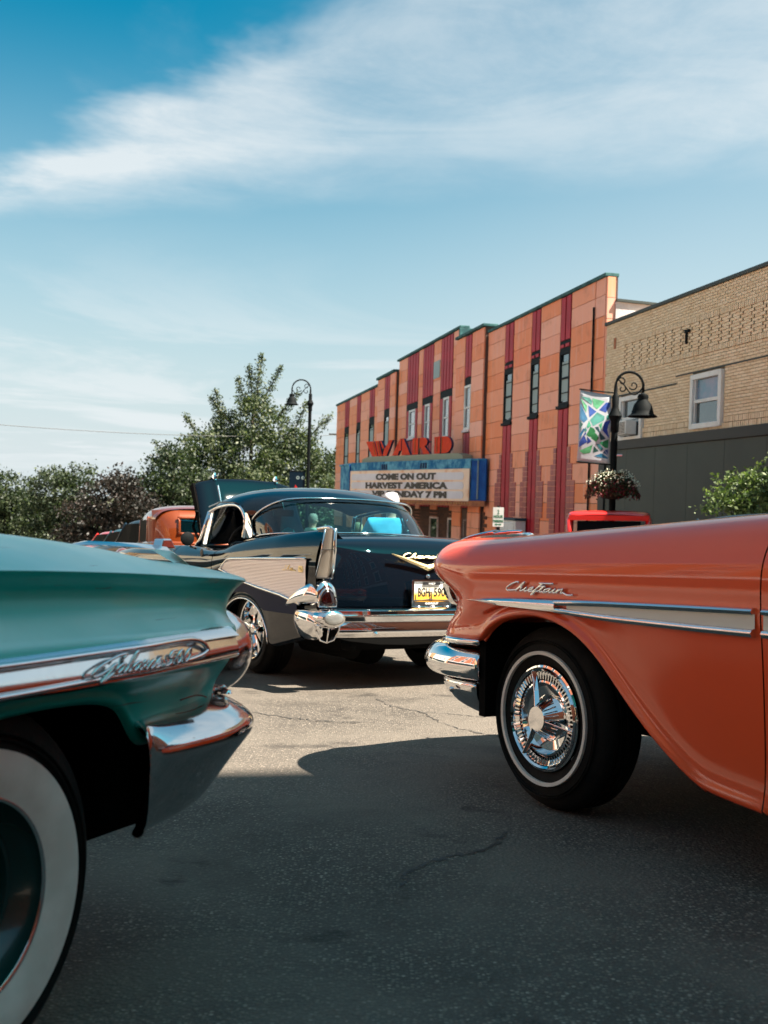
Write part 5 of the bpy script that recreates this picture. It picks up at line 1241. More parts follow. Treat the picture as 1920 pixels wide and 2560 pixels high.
# tail lamp: big chromed drum with a lens
tl = mesh('tail_light', *lathe([(.104, -.25), (.112, -.12), (.114, -.03), (.112, .0), (.106, .045), (.092, .085), (.078, .10), (.070, .098)], 56, 'x', (0, 0, 0)), M['old_chrome'], teal, smooth=True)
for v_ in tl.data.vertices: v_.co.x = -v_.co.x
tl.location = (TX(.945), -.135, .676); tl.rotation_euler = (0, R_(3), R_(4))
mesh('lens', *lathe([(.074, .096), (.05, .104), (.001, .108)], 32, 'x'), M['red_lens'], tl, smooth=True).scale = (-1, 1, 1)
tl2 = tl.copy(); COL.objects.link(tl2); tl2.location.y = 2 * YT + .135
# bumper
tb_prof = [(-.110, .575), (-.075, .590), (-.03, .580), (.012, .556), (.034, .532), (.034, .512), (.018, .486), (-.012, .44), (-.040, .390), (-.062, .356), (-.08, .348)]
tp = [(TX(.428), .075, .4, -.006, .95), (TX(.434), .080, .6, -.003, 1), (TX(.52), .088, .8), (TX(.63), .086, 1.0), (TX(.75), .068, 1.15), (TX(.86), .022, 1.25), (TX(.955), -.055, 1.3, .002, .98), (TX(1.02), -.17, 1.2, .006, .96), (TX(1.055), -.36, 1, .010, .93), (TX(1.07), -.6, 1, .012, .92), (TX(1.08), YT, 1, .012, .92)]
tpf = tp + [(p[0], 2 * YT - p[1], *p[2:]) for p in tp[::-1][1:]]
bumper(teal, tpf, tb_prof, M['bumper_chrome'], 'bumper', YT, sub=2)
mesh('bolt', *lathe([(.001, .012), (.012, .008), (.015, 0)], 12, 'z', (TX(.93), -.06, .575)), M['old_chrome'], teal, smooth=True)
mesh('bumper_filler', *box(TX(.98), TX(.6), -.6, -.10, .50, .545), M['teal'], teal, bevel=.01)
mesh('bumper_bracket', *tube([(TX(.86), -.10, .54), (TX(.87), -.08, .60)], .02, 10), M['bumper_chrome'], teal, smooth=True)
# trim on the deck
mesh('deck_trim', *loft([[(TX(x), -.30 + w_, z), (TX(x), -.30 + w_ * .4, z + h), (TX(x), -.30 - w_ * .4, z + h), (TX(x), -.30 - w_, z)] for x, w_, z, h in ((.62, .003, .934, .002), (.68, .018, .936, .009), (.85, .026, .932, .011), (.98, .028, .925, .013), (1.03, .026, .906, .012), (1.10, .018, .880, .006))]), M['chrome'], teal, smooth=True, angle=40)
mesh('deck_lamp', *join(prism([(TX(.955), .930), (TX(.965), .956), (TX(1.000), .957), (TX(1.025), .930)], -.315, -.285)), M['chrome'], teal, bevel=.004)
def teal_wheel(x, y, out):
    w = wheel_base(teal, x, y, .332, .34, .178, .20, (.180, .258), out, disc=False); s = out
    mesh('rim', *lathe([(.182, s * -.004), (.178, s * .001), (.174, s * -.004)], 64), M['chrome'], w, smooth=True)
    mesh('rim_paint', *lathe([(.175, s * -.006), (.168, s * -.035), (.150, s * -.055), (.144, s * -.050), (.138, s * -.052), (.130, s * -.070), (.122, s * -.066), (.10, s * -.075), (.001, s * -.08)], 56), M['wheel_teal'], w, smooth=True, angle=40)
    mesh('hubcap', *lathe([(.095, s * -.074), (.093, s * -.055), (.085, s * -.045), (.05, s * -.035), (.001, s * -.030)], 56), M['dark'], w, smooth=True, angle=40)
teal_wheel(0, .042, 1); teal_wheel(0, 2 * YT, -1); teal_wheel(TX(-3.0), .0, 1); teal_wheel(TX(-3.0), 2 * YT, -1)
mesh('scratch', *join(tube(smooth_path([(TX(.60), .032, .604), (TX(.66), .026, .606), (TX(.70), .018, .601), (TX(.73), .012, .594)], 4), .0018, 5)), M['rust'], teal)
# =================================================================== black two-door with fins, middle
blk = car_root('black_car', 'glossy black finned vintage car with raised hood and silver side wedge', -.98, 8.2, 120.3)
YB_ = -.865
FINZ = [(-1.22, 1.088), (-1.0, 1.082), (-.6, 1.064), (0, 1.030), (.25, 1.008), (.40, .985), (.55, .955), (.75, .945), (1.1, .955), (1.45, .972), (2.0, .970), (3.0, .955), (3.5, .92), (3.72, .86)]
def barch(x):
    b = .235 if x > -.5 else .235 + (-.5 - x) * .20
    if abs(x) < .47: b = max(b, .245 + .32 * math.sqrt(max(0, 1 - (x / .47) ** 2)))
    if abs(x - 2.92) < .47: b = max(b, .245 + .36 * math.sqrt(max(0, 1 - ((x - 2.92) / .47) ** 2)))
    return b
def bcol(x, top=True):
    b = barch(x); zt = interp(x, FINZ); qz = 1 if x < .30 else max(0, 1 - (x - .30) / .5)
    tp = max(0, -x - .6) * .04 + max(0, x - 2.6) ** 2 * .10
    rows = [(.050, b), (.082, b + .012), (.072, b + .05), (.078, b + (.62 - b) * .5 + .03), (.084, max(.62, b + .06)), (.088, max(.70, b + .10)), (.092, .78), (.088 + .010 * qz, .845), (.070 + .022 * qz, .895), (.035 + .032 * qz, .93 + (zt - .97) * .6 * (1 if x < .5 else .3)), (.0 + .02 * qz, zt - .012), (-.022, zt), (-.05, zt - .012)]
    rows += [(-.09, min(zt - .03, 1.03)), (-.12, min(zt - .045, 1.02))]
    return [(x, y - tp, z) for y, z in rows]
BX = [-1.20, -1.15, -1.0, -.8, -.62, -.5, -.46, -.40, -.3, -.18, -.06, .06, .18, .3, .40, .46, .50, .62]
BX2 = [.635, .8, 1.1, 1.45, 1.62]; BX3 = [1.635, 1.9, 2.3, 2.42, 2.46, 2.52, 2.62, 2.75, 2.92, 3.08, 3.22, 3.32, 3.38, 3.42, 3.55, 3.68, 3.74]
for mr in (None, YB_):
    body_mesh('rear_quarter', [bcol(x) for x in BX], M['black_paint'], blk, {11: .5}, 2, mr)
    dr = body_mesh('door', [bcol(x) for x in BX2], M['black_paint'], blk, {}, 2, mr)
    body_mesh('front_fender', [bcol(x) for x in BX3], M['black_paint'], blk, {}, 2, mr)
# deck, trunk lid and tail
def cross(x, z, drop, ys=(-.085, -.16, -.35, -.6, YB_)):
    r = [(x + .10 * ((y - YB_) / .78) ** 4 * (1 if z < 1.0 else 0), y, z - drop * ((y - YB_) / .78) ** 2) for y in ys]
    return r + [(p[0], 2 * YB_ - p[1], p[2]) for p in r[::-1][1:]]
mesh('rear_deck', *grid([cross(.30, 1.03, .0), cross(0, 1.055, .012), cross(-.36, 1.070, .018), cross(-.45, 1.072, .02)]), M['black_paint'], blk, smooth=True, sub=2)
tk = mesh('trunk_lid', *grid([cross(-.46, 1.072, .02, (-.115, -.16, -.35, -.6, YB_)), cross(-.70, 1.070, .024, (-.115, -.16, -.35, -.6, YB_)), cross(-.88, 1.055, .028, (-.115, -.16, -.35, -.6, YB_)), cross(-1.0, 1.015, .03, (-.115, -.16, -.35, -.6, YB_)), cross(-1.07, .95, .02, (-.115, -.16, -.35, -.6, YB_)), cross(-1.10, .86, .0, (-.115, -.16, -.35, -.6, YB_)),
                              cross(-1.125, .74, 0, (-.115, -.16, -.35, -.6, YB_)), cross(-1.135, .64, 0, (-.115, -.16, -.35, -.6, YB_)), cross(-1.13, .56, 0, (-.115, -.16, -.35, -.6, YB_))]), M['black_paint'], blk, smooth=True, sub=2)
for s_ in (1, -1):
    yy = (lambda y: y) if s_ == 1 else (lambda y: 2 * YB_ - y)
    mesh('tail_panel', *grid([[(x + .015, yy(-.06), z), (x + .012, yy(-.104), z)] for x, z in ((-.5, 1.05), (-.8, 1.045), (-.98, 1.0), (-1.06, .93), (-1.08, .85), (-1.10, .74), (-1.11, .64), (-1.11, .56))]), M['black_paint'], blk, smooth=True)
    # fin end: ribbed silver panel in a chrome frame, over the lamp housing
    P_ = [(-1.235, 1.085), (-1.215, .93), (-1.165, .755)]
    pan = mesh('fin_panel', *grid([[(x + .005, yy(a), z), (x - .010, yy((a + b_) / 2), z), (x + .003, yy(b_), z)] for (x, z), a, b_ in zip(P_, (.012, .026, .045), (-.040, -.045, -.058))]), M['brushed'], blk, smooth=True)
    mesh('fin_edge', *join(tube([(x - .002, yy(b_ - .006), z) for (x, z), b_ in zip([(-1.20, 1.096)] + P_, (-.03, -.048, -.053, -.066))], [.012, .014, .015, .018], 10),
                           tube([(x + .012, yy(a + .004), z) for (x, z), a in zip(P_, (.010, .028, .050))], .007, 8), tube([(-1.05, yy(-.018), 1.089), (-1.20, yy(-.020), 1.096), (-1.24, yy(-.02), 1.088)], [.012, .014, .012], 10)), M['chrome'], blk, smooth=True)
    mesh('fin_joint', *join(box(-1.228, -1.19, *sorted((yy(-.062), yy(.034))), .945, .950), box(-1.19, -1.16, *sorted((yy(-.07), yy(.048))), .757, .762)), M['black_ink'], blk)
    # lamp pod
    pod = mesh('lamp_housing', *loft([[(x, yy(y0 + (y1 - y0) * (.5 - .5 * math.cos(t))), z0 + (z1 - z0) * (.0 + math.sin(t) ** .5) if t < math.pi + .01 else z0) for t in np.linspace(0, math.pi, 12)]
                                      for x, y0, y1, z0, z1 in ((-.78, .100, .02, .545, .560), (-.84, .110, -.02, .545, .630), (-.95, .112, -.08, .548, .700), (-1.08, .104, -.10, .552, .748), (-1.15, .092, -.10, .555, .760), (-1.20, .072, -.100, .558, .735), (-1.222, .062, -.090, .562, .705))]), M['chrome'], blk, smooth=True, sub=1)
    mesh('tail_lens', *loft([[(x, yy(-.014 + w * math.cos(t)), .575 + (h * math.sin(t) ** .85 if t < math.pi + .01 else 0)) for t in np.linspace(0, math.pi, 12)] for x, w, h in ((-1.19, .062, .108), (-1.222, .060, .106), (-1.232, .045, .09), (-1.234, .01, .04))]), M['red_lens'], blk, smooth=True)
    bz = [(-1.222, yy(-.014 + .066 * math.cos(t)), .570 + .118 * math.sin(t) ** .85) for t in np.linspace(0, math.pi, 16)]
    mesh('lens_bezel', *tube(bz + [bz[0]], .007, 8), M['chrome'], blk, smooth=True)
    # bumper pod: reverse lamp over the exhaust-style port
    mesh('bumper_pod', *loft([[(x, yy(yc + w * math.cos(t)), zc + h * math.sin(t)) for t in np.linspace(0, 2 * math.pi, 20)[:-1]] for x, yc, w, zc, h in ((-.95, .03, .07, .50, .03), (-1.15, .025, .092, .50, .058), (-1.30, .022, .094, .497, .060), (-1.37, .020, .090, .496, .056), (-1.385, .02, .083, .496, .050))]), M['chrome'], blk, smooth=True)
    rl = mesh('reverse_lamp', *loft([[(x, yy(.02 + w * math.cos(t)), .496 + h * math.sin(t)) for t in np.linspace(0, 2 * math.pi, 28)[:-1]] for x, w, h in ((-1.384, .076, .043), (-1.390, .06, .033), (-1.394, .03, .016), (-1.395, .002, .002))]), M['clear_lens'], blk, smooth=True)
    pr_ = [(-1.30, yy(.115), .452), (-1.30, yy(.105), .41), (-1.29, yy(.07), .352), (-1.285, yy(.02), .335), (-1.29, yy(-.03), .352), (-1.30, yy(-.058), .41), (-1.31, yy(-.062), .44)]
    mesh('port_frame', *join(tube(pr_, .0065, 8), tube([(-1.302, yy(.115), .452), (-1.325, yy(.025), .436), (-1.31, yy(-.062), .442)], .006, 8), tube([(-1.32, yy(.024), .438), (-1.29, yy(.022), .338)], .006, 8)), M['chrome'], blk, smooth=True)
    mesh('port', [(-1.285, yy(.02), .40)] + [(x + .012, y, z) for x, y, z in pr_], [(0, i, i + 1) for i in range(1, 7)], M['dark'], blk)
# bumper: side wraps and the double bar
def ring_bar(path, prof, m, name, par, sub=0, angle=40):
    rings = []
    for i, (x, y, k) in enumerate(path):
        a = Vector(path[max(0, i - 1)][:2]); b = Vector(path[min(len(path) - 1, i + 1)][:2]); t = (b - a).normalized(); nr = Vector((t.y, -t.x))
        if nr.dot(Vector((x + .4, y - YB_))) < 0: nr = -nr
        rings.append([(x + nr.x * o * k, y + nr.y * o * k, z) for o, z in prof])
    return mesh(name, *loft(rings), m, par, smooth=True, angle=angle, sub=sub)
half = [(-1.22, -.04, 1), (-1.265, -.16, 1), (-1.285, -.35, 1), (-1.30, -.6, 1), (-1.305, YB_, 1)]
full = half + [(x, 2 * YB_ - y, k) for x, y, k in half[::-1][1:]]
ring_bar(full, [(-.06, .560), (.0, .552), (.022, .540), (.024, .515), (.012, .505), (-.006, .500), (-.008, .470), (.002, .462), (.026, .455), (.040, .42), (.036, .392), (.026, .384), (.024, .376), (.010, .362), (-.03, .352), (-.07, .36)], M['chrome'], 'rear_bumper', blk)
for s_ in (1, -1):
    yy = (lambda y: y) if s_ == 1 else (lambda y: 2 * YB_ - y)
    mesh('bumper_wrap', *loft([[(x, yy(y - .03), zt - .005), (x, yy(y - .008), zt), (x, yy(y + .012), zt - .02), (x, yy(y + .018), (zt + zb) / 2 + .02), (x, yy(y + .008), zb + .06), (x, yy(y - .02), zb), (x, yy(y - .05), zb)] for x, y, zt, zb in
               ((-.93, .075, .535, .40), (-.945, .092, .545, .362), (-1.05, .112, .548, .342), (-1.17, .122, .548, .338), (-1.26, .112, .54, .345), (-1.32, .085, .50, .36))]), M['chrome'], blk, smooth=True, sub=1)
    mesh('bolt', *lathe([(.001, .010), (.009, .006), (.012, 0)], 12, 'y', (-1.06, yy(.127), .475)), M['old_chrome'], blk, smooth=True)
for yb_ in (-.33, 2 * YB_ + .33): mesh('bolt', *lathe([(.001, -.014), (.012, -.008), (.017, 0)], 12, 'x', (-1.325, yb_, .388)), M['chrome'], blk, smooth=True)
# silver wedge on the flank
WT = [(-1.02, .880), (-.36, .872), (.18, .862), (.29, .846), (.36, .815), (.40, .790)]
def fy(x, z): return .093 + (.009 if z > .8 else 0) - max(0, -x - .6) * .04
wl = [(.40, .785), (.065, .716), (-.313, .672), (-.706, .633), (-.975, .585)]
wtop = lambda x: interp(x, sorted(WT)); wbot = lambda x: interp(x, sorted(wl))
xsw = np.linspace(.385, -.97, 18)
mesh('side_wedge', *grid([[(x, fy(x, z) + .006, z) for z in np.linspace(wbot(x), wtop(x), 5)] for x in xsw] + [[(-1.05 - (z - .59) * .15, fy(-1.1, z) + .006, z) for z in np.linspace(.60, .88, 5)]]), M['anodised'], blk, smooth=True)
mesh('wedge_molding', *join(tube([(x, fy(x, .87) + .012, wtop(x) + .004) for x in list(np.linspace(-1.09, .17, 10))] + [(.25, fy(.2, .85) + .010, .856), (.31, fy(.3, .8) + .010, .838), (.36, fy(.3, .8) + .01, .815), (.405, fy(.3, .7) + .008, .788), (.415, .09, .76)], .010, 8)), M['chrome'], blk, smooth=True)
mesh('wedge_molding', *tube([(x, fy(x, .65) + .010, wbot(x) - .006) for x in np.linspace(-1.0, .42, 16)], [.012] * 8 + [.010] * 8, 8), M['chrome'], blk, smooth=True)
bst, xe = word('el', 1.1); ast, xe2 = word('ir', xe + 2.0)
cst = [[(.1, 0), (.35, 1.9), (.9, 2.0), (.8, 1.2), (.3, 1.05), (.9, .9), (.8, .1), (.15, 0)]] + bst + [[(xe + .5, 0), (xe + 1.2, 2.0), (xe + 1.35, 1.9), (xe + 1.3, .0)], [(xe + .7, .8), (xe + 1.5, .8)]] + ast + [[(xe2, .2), (xe2 + 1.4, .0)]]
script('side_script', cst, (-.70, .800), .25 / (xe2 + 1.4), .017, fy(-.8, .8) + .012, M['gold'], blk, r=.0042, slant=.3)
mesh('side_crest', *join(prism([(-.985, .835), (-1.045, .835), (-1.055, .805), (-1.04, .79), (-.99, .79), (-.975, .805)], fy(-1, .8) + .004, fy(-1, .8) + .016), tube([(-1.005, fy(-1, .8) + .018, .82), (-1.035, fy(-1, .8) + .018, .805)], .005, 6)), M['gold'], blk, bevel=.002)
for s_ in (1, -1):
    yy = (lambda y: y) if s_ == 1 else (lambda y: 2 * YB_ - y)
    mesh('lower_flank', *grid([[(x, yy(y + .004), z) for y, z in ((.084, max(barch(x) + .055, .50 + .0)), (.090, max(barch(x) + .09, wbot(x) - .05)), (.094, wbot(x) - .012))] for x in np.linspace(.55, -.98, 20)]), M['blue_paint'], blk, smooth=True)
    for wx in (0, 2.92):
        mesh('arch_trim', *tube([(wx + .475 * math.cos(t), yy(.078), .245 + (.325 if wx == 0 else .365) * math.sin(t)) for t in np.linspace(0.05, math.pi - .05, 24)], .007, 8), M['chrome'], blk, smooth=True)
# badges on the lid
for s_ in (1, -1):
    mesh('chevron_badge', *loft([[(-1.122 - .004, YB_ + s_ * a, z + w), (-1.140 - .004, YB_ + s_ * a, z), (-1.122 - .004, YB_ + s_ * a, z - w)] for a, z, w in ((0, .832, .021), (.10, .864, .015), (.20, .896, .012), (.305, .928, .004))]), M['gold'], blk)
hst, xe = word('hevrolet', 1.3)
script('tail_script', [[(1.1, 1.9), (.6, 2.1), (.1, 1.1), (.3, .1), (.9, .05), (1.3, .2)]] + hst, (0, .900), .020, .0165, 0, M['gold'], blk, r=.0035, slant=.2)
o = [q for q in bpy.data.objects if q.name.startswith('tail_script')][0]
for v_ in o.data.vertices:
    x, y, z = v_.co; wd = .020 * (xe + .4); v_.co = (-1.098 + (y) - (0.925 - z) * .30, YB_ + .205 - (-x) * .40 / wd, z)
mesh('trunk_lock', *lathe([(.001, -.012), (.012, -.010), (.017, 0)], 16, 'x', (-1.128, YB_, .772)), M['chrome'], blk, smooth=True)
# number plate
pl = mesh('number_plate', *box(-1.172, -1.166, YB_ - .155, YB_ + .155, .572, .738), M['white'], blk)
def _plate(T, b, oc):
    z = T.new('ShaderNodeSeparateXYZ', {'Vector': oc}).outputs[2]
    T.l.new(T.ramp(T.mapr(z, .575, .735, 0, 1, 'LINEAR'), [(0, (.75, .30, .02)), (.42, (.74, .42, .06)), (.62, (.72, .66, .52)), (1, (.62, .66, .70))]), b.inputs['Base Color'])
pl.data.materials[0] = mat('plate_print', build=_plate, rough=.35)
def ptext(s, yc, zc, h, w, m, x=-1.1735, bold=.0):
    o = text_mesh('plate_lettering', s, 1, .0006, m, pl, Matrix.Identity(4), bold=bold)
    xs_ = [q.co.x for q in o.data.vertices]; ys_ = [q.co.y for q in o.data.vertices]; cx, cy = (max(xs_) + min(xs_)) / 2, (max(ys_) + min(ys_)) / 2
    o.data.transform(basis((x, yc, zc), Vector((0, -1, 0)), Vector((0, 0, 1)), Vector((-1, 0, 0))) @ Matrix.Diagonal((w / (max(xs_) - min(xs_)), h / (max(ys_) - min(ys_)), 1, 1)) @ Matrix.Translation((-cx, -cy, 0)))
ptext('BGH', YB_ + .062, .662, .062, .094, M['black_ink'], bold=.015); ptext('590', YB_ - .070, .662, .062, .094, M['black_ink'], bold=.015)
ptext('1957', YB_, .722, .014, .055, M['white'], -1.183, .02); ptext('CHEVROLET', YB_, .583, .014, .11, M['white'], -1.183, .02)
br = join(tube([(-1.1735, YB_ + .15, .600), (-1.1735, YB_ + .02, .612), (-1.1735, YB_ - .15, .600)], .0022, 4), box(-1.1745, -1.173, YB_ - .152, YB_ + .152, .604, .608), box(-1.1745, -1.173, YB_ - .006, YB_ - .001, .600, .665), box(-1.1745, -1.173, YB_ + .008, YB_ + .013, .600, .665), *[box(-1.1745, -1.173, YB_ - .001, YB_ + .008, z, z + .003) for z in (.62, .64, .66)], box(-1.1745, -1.173, YB_ + .128, YB_ + .134, .60, .645))
mesh('bridge_print', *br, M['black_ink'], pl)
pf = mesh('plate_frame', *join(box(-1.182, -1.164, YB_ - .165, YB_ - .148, .562, .748), box(-1.182, -1.164, YB_ + .148, YB_ + .165, .562, .748), box(-1.182, -1.164, YB_ - .148, YB_ + .148, .735, .748), box(-1.182, -1.164, YB_ - .148, YB_ + .148, .562, .571)), M['chrome'], blk, bevel=.003)
mesh('frame_panel', *join(box(-1.1825, -1.175, YB_ - .147, YB_ + .147, .572, .595), box(-1.1825, -1.175, YB_ - .07, YB_ + .07, .714, .731)), M['black_ink'], pf)
mesh('plate_lamp', *join(*[lathe([(.001, .016), (.018, .012), (.026, 0)], 12, 'z', (-1.19, YB_ + q, .555)) for q in (-.12, 0, .12)], box(-1.21, -1.15, YB_ - .20, YB_ + .20, .542, .553)), M['chrome'], blk, smooth=True, angle=40)
# greenhouse
RR = [[(.38, -.135, 1.19), (.26, -.17, 1.265), (.12, -.28, 1.330), (.06, -.5, 1.352), (.04, YB_, 1.358)],
      [(.47, -.118, 1.25), (.42, -.16, 1.335), (.32, -.30, 1.400), (.28, -.5, 1.435), (.25, YB_, 1.450)],
      [(.65, -.112, 1.312), (.62, -.165, 1.380), (.58, -.32, 1.438), (.56, -.5, 1.465), (.55, YB_, 1.488)],
      [(.95, -.115, 1.322), (.95, -.17, 1.385), (.95, -.32, 1.440), (.95, -.5, 1.470), (.95, YB_, 1.495)],
      [(1.25, -.13, 1.290), (1.25, -.19, 1.350), (1.27, -.34, 1.400), (1.28, -.5, 1.425), (1.28, YB_, 1.450)],
      [(1.33, -.17, 1.262), (1.36, -.22, 1.310), (1.42, -.36, 1.350), (1.45, -.5, 1.37), (1.48, YB_, 1.39)]]
roofcage(RR, YB_, 'roof', M['black_paint'], blk)
G0 = [(.27, -.135, 1.040), (.12, -.14, 1.055), (-.10, -.20, 1.065), (-.30, -.45, 1.072), (-.38, YB_, 1.078)]
G1 = [(.36, -.150, 1.185), (.24, -.185, 1.262), (.11, -.29, 1.325), (.05, -.5, 1.347), (.03, YB_, 1.353)]
Gm = [tuple((a + b) / 2 + d for a, b, d in zip(p, q, (-.02, .012, 0))) for p, q in zip(G0, G1)]
roofcage([G0, Gm, G1], YB_, 'rear_window', M['tint'], blk, 2)
def symm(pts): return pts + [(x, 2 * YB_ - y, z) for x, y, z in pts[::-1][1:]]
mesh('rear_window_trim', *tube(smooth_path(symm([(x - .012, y + .006, z + .006) for x, y, z in [(.28, -.13, 1.045), (.375, -.14, 1.12)] + G1]), 4), .0085, 8), M['chrome'], blk, smooth=True)
mesh('rear_window_trim', *tube(smooth_path(symm([(x - .01, y + .004, z + .004) for x, y, z in G0]), 4), .007, 8), M['chrome'], blk, smooth=True)
for s_ in (1, -1):
    yy = (lambda y: y) if s_ == 1 else (lambda y: 2 * YB_ - y)
    mesh('rear_pillar', *grid([[(x0, yy(y0), z), (x1, yy(y0 + .012), z), (x2, yy(y0), z)] for x0, x1, x2, y0, z in ((.26, .38, .52, -.11, 1.03), (.30, .39, .475, -.112, 1.10), (.35, .40, .455, -.118, 1.18), (.41, .44, .475, -.122, 1.235))]), M['chrome'], blk, smooth=True, sub=1)
    rail = smooth_path([(.470, yy(-.118), 1.05), (.452, yy(-.118), 1.14), (.468, yy(-.118), 1.21), (.52, yy(-.114), 1.265), (.62, yy(-.110), 1.300), (.80, yy(-.108), 1.306), (1.05, yy(-.112), 1.290), (1.27, yy(-.135), 1.262)], 4)
    mesh('window_frame', *tube(rail, .014, 8), M['chrome'], blk, smooth=True)
    mesh('drip_rail', *tube([(x, yy(y + .006), z + .032) for x, y, z in [(.56, -.112, 1.275), (.65, -.106, 1.292), (.95, -.106, 1.305), (1.24, -.122, 1.272)]], .007, 6), M['black_paint'], blk, smooth=True)
    mesh('front_pillar', *tube([(1.46, yy(-.10), .965), (1.40, yy(-.115), 1.03), (1.30, yy(-.14), 1.262)], [.030, .022, .016], 10), M['chrome'], blk, smooth=True)
    mesh('vent_frame', *tube([(1.26, yy(-.115), .98), (1.17, yy(-.135), 1.275)], .009, 8), M['chrome'], blk, smooth=True)
    mesh('vent_glass', *grid([[(1.26, yy(-.115), .98), (1.17, yy(-.135), 1.275)], [(1.44, yy(-.11), .98), (1.29, yy(-.14), 1.26)]]), M['side_tint'], blk)
mesh('windscreen', *grid([symm([(1.42, -.12, .98), (1.62, -.22, .985), (1.74, -.5, .99), (1.78, YB_, 1.0)]), symm([(1.31, -.16, 1.26), (1.37, -.25, 1.31), (1.44, -.5, 1.365), (1.47, YB_, 1.385)])]), M['clear'], blk, smooth=True, sub=1)
# interior
mesh('seat', *join(box(.35, .48, 2 * YB_ + .25, -.25, .45, .96), box(1.0, 1.12, 2 * YB_ + .25, -.25, .45, 1.0)), M['seat'], blk, bevel=.04)
mesh('parcel_shelf', *box(-.34, .40, 2 * YB_ + .2, -.2, 1.0, 1.02), M['seat'], blk)
mesh('dashboard', *box(1.36, 1.6, 2 * YB_ + .15, -.15, .82, .975), M['seat'], blk, bevel=.03)
sw = mesh('steering_wheel', *join(tube([(0, .19 * math.cos(t), .19 * math.sin(t)) for t in np.linspace(0, 2 * math.pi, 33)], .011, 8), tube([(0, -.19, 0), (.02, 0, 0), (0, .19, 0)], .010, 6), tube([(.02, 0, 0), (.3, 0, -.12)], .02, 8)), M['black_ink'], blk, smooth=True)
sw.location = (1.14, -.46, .99); sw.rotation_euler = (0, R_(-22), 0)
mesh('rear_mirror', *join(box(1.32, 1.34, YB_ - .1, YB_ + .1, 1.25, 1.31), tube([(1.33, YB_, 1.31), (1.38, YB_, 1.38)], .008, 6)), M['black_ink'], blk)
ty = empty('soft_toy'); ty.matrix_world = car_frame(-.98, 8.2, 120.3) @ Matrix.Translation((.02, -.32, 1.035)); tag(ty, 'small teal and red plush toy on the rear window shelf', 'toy')
mesh('body', *join(*[lathe([(.001, .04), (.035, .025), (.05, 0), (.04, -.02), (.001, -.03)], 12, 'z', c) for c in ((0, 0, .02), (.0, .07, .005), (.02, -.07, .005), (.0, .02, .045))]), M['plush'], ty, smooth=True)
mesh('hat', *join(*[lathe([(.001, .02), (.035, .012), (.045, 0), (.04, -.015)], 12, 'z', c) for c in ((0, -.16, .0), (0, .13, -.01))]), M['plush_red'], ty, smooth=True)
# mirror on the door, cowl and open hood
mr_ = mesh('mirror', *lathe([(.001, -.008), (.05, -.006), (.058, .0), (.055, .02), (.02, .035)], 32, 'x', (1.02, .155, 1.020)), M['iron'], blk, smooth=True, angle=40)
mesh('mirror_stalk', *tube([(1.04, .150, .99), (1.06, .11, .955), (1.06, .06, .94)], .009, 8), M['chrome'], mr_, smooth=True)
mesh('key_plate', *lathe([(.001, .006), (.03, .005), (.034, 0)], 20, 'y', (.88, .078, .905)), M['black_ink'], blk).scale = (1, 1, 1)
mesh('cowl', *grid([symm([(x, y, z) for y, z in ((-.09, .955), (-.3, .985), (-.6, 1.0), (YB_, 1.005))]) for x in (1.45, 1.75, 2.02)]), M['black_paint'], blk, smooth=True, sub=1)
mesh('engine_bay', *join(box(2.03, 3.6, 2 * YB_ + .14, -.14, .25, .80), box(2.2, 2.9, YB_ - .25, YB_ + .25, .8, .98)), M['dark'], blk)
hd_ = [(2.02, .990), (2.10, 1.10), (2.22, 1.33), (2.34, 1.53), (2.385, 1.600)]
HB = [[(x + (.03 if abs(o) > .5 else 0), YB_ - .07 + o * (1 if x > 2.2 else 1.05), z + c_ * (1 if z > 1.2 else .4)) for o, c_ in ((.54, -.03), (.50, .0), (.37, .022), (.33, .048), (.29, .036), (0, .052), (-.29, .036), (-.33, .048), (-.37, .022), (-.50, .0), (-.54, -.03))] for x, z in hd_]
mesh('hood', *grid(HB), M['black_paint'], blk, smooth=True, sub=2, solid=.03)
mesh('hood_liner', *grid([[(x + .06, y, z) for x, y, z in r[1:-1]] for r in HB]), M['dark'], blk)
mesh('hood_side', *prism([(2.05, .99), (2.42, 1.58), (2.50, 1.55), (2.14, .98)], YB_ + .445, YB_ + .47), M['dark'], blk)
mesh('hood_side', *prism([(2.05, .99), (2.42, 1.58), (2.50, 1.55), (2.14, .98)], YB_ - .61, YB_ - .585), M['dark'], blk)
for o in (.255, -.405):
    mesh('hood_ornament', *join(tube([(2.395, YB_ + o, 1.585), (2.37, YB_ + o, 1.645), (2.43, YB_ + o, 1.675)], [.034, .030, .010], 10, flat=.6), prism([(2.37, 1.62), (2.40, 1.69), (2.45, 1.66), (2.43, 1.6)], YB_ + o - .008, YB_ + o + .008), tube([(2.33, YB_ + o - .01, 1.56), (2.20, YB_ + o - .012, 1.33)], [.012, .004], 8)), M['chrome'], blk, smooth=True, angle=50)
mesh('hood_hinge', *join(tube([(2.05, YB_ + .5, .95), (2.3, YB_ + .5, 1.15), (2.2, YB_ + .5, 1.3)], .015, 6), tube([(2.05, YB_ - .5, .95), (2.3, YB_ - .5, 1.15), (2.2, YB_ - .5, 1.3)], .015, 6)), M['dark'], blk)
mesh('front_bumper', *tube(smooth_path([(3.55, .09, .5), (3.78, .03, .5), (3.86, -.2, .5), (3.9, YB_, .5), (3.86, 2 * YB_ + .2, .5), (3.78, 2 * YB_ - .03, .5), (3.55, 2 * YB_ - .09, .5)], 3), .06, 10), M['chrome'], blk, smooth=True)
mesh('underbody', *box(-1.1, 3.6, 2 * YB_ + .16, -.18, .26, .40), M['dark'], blk)
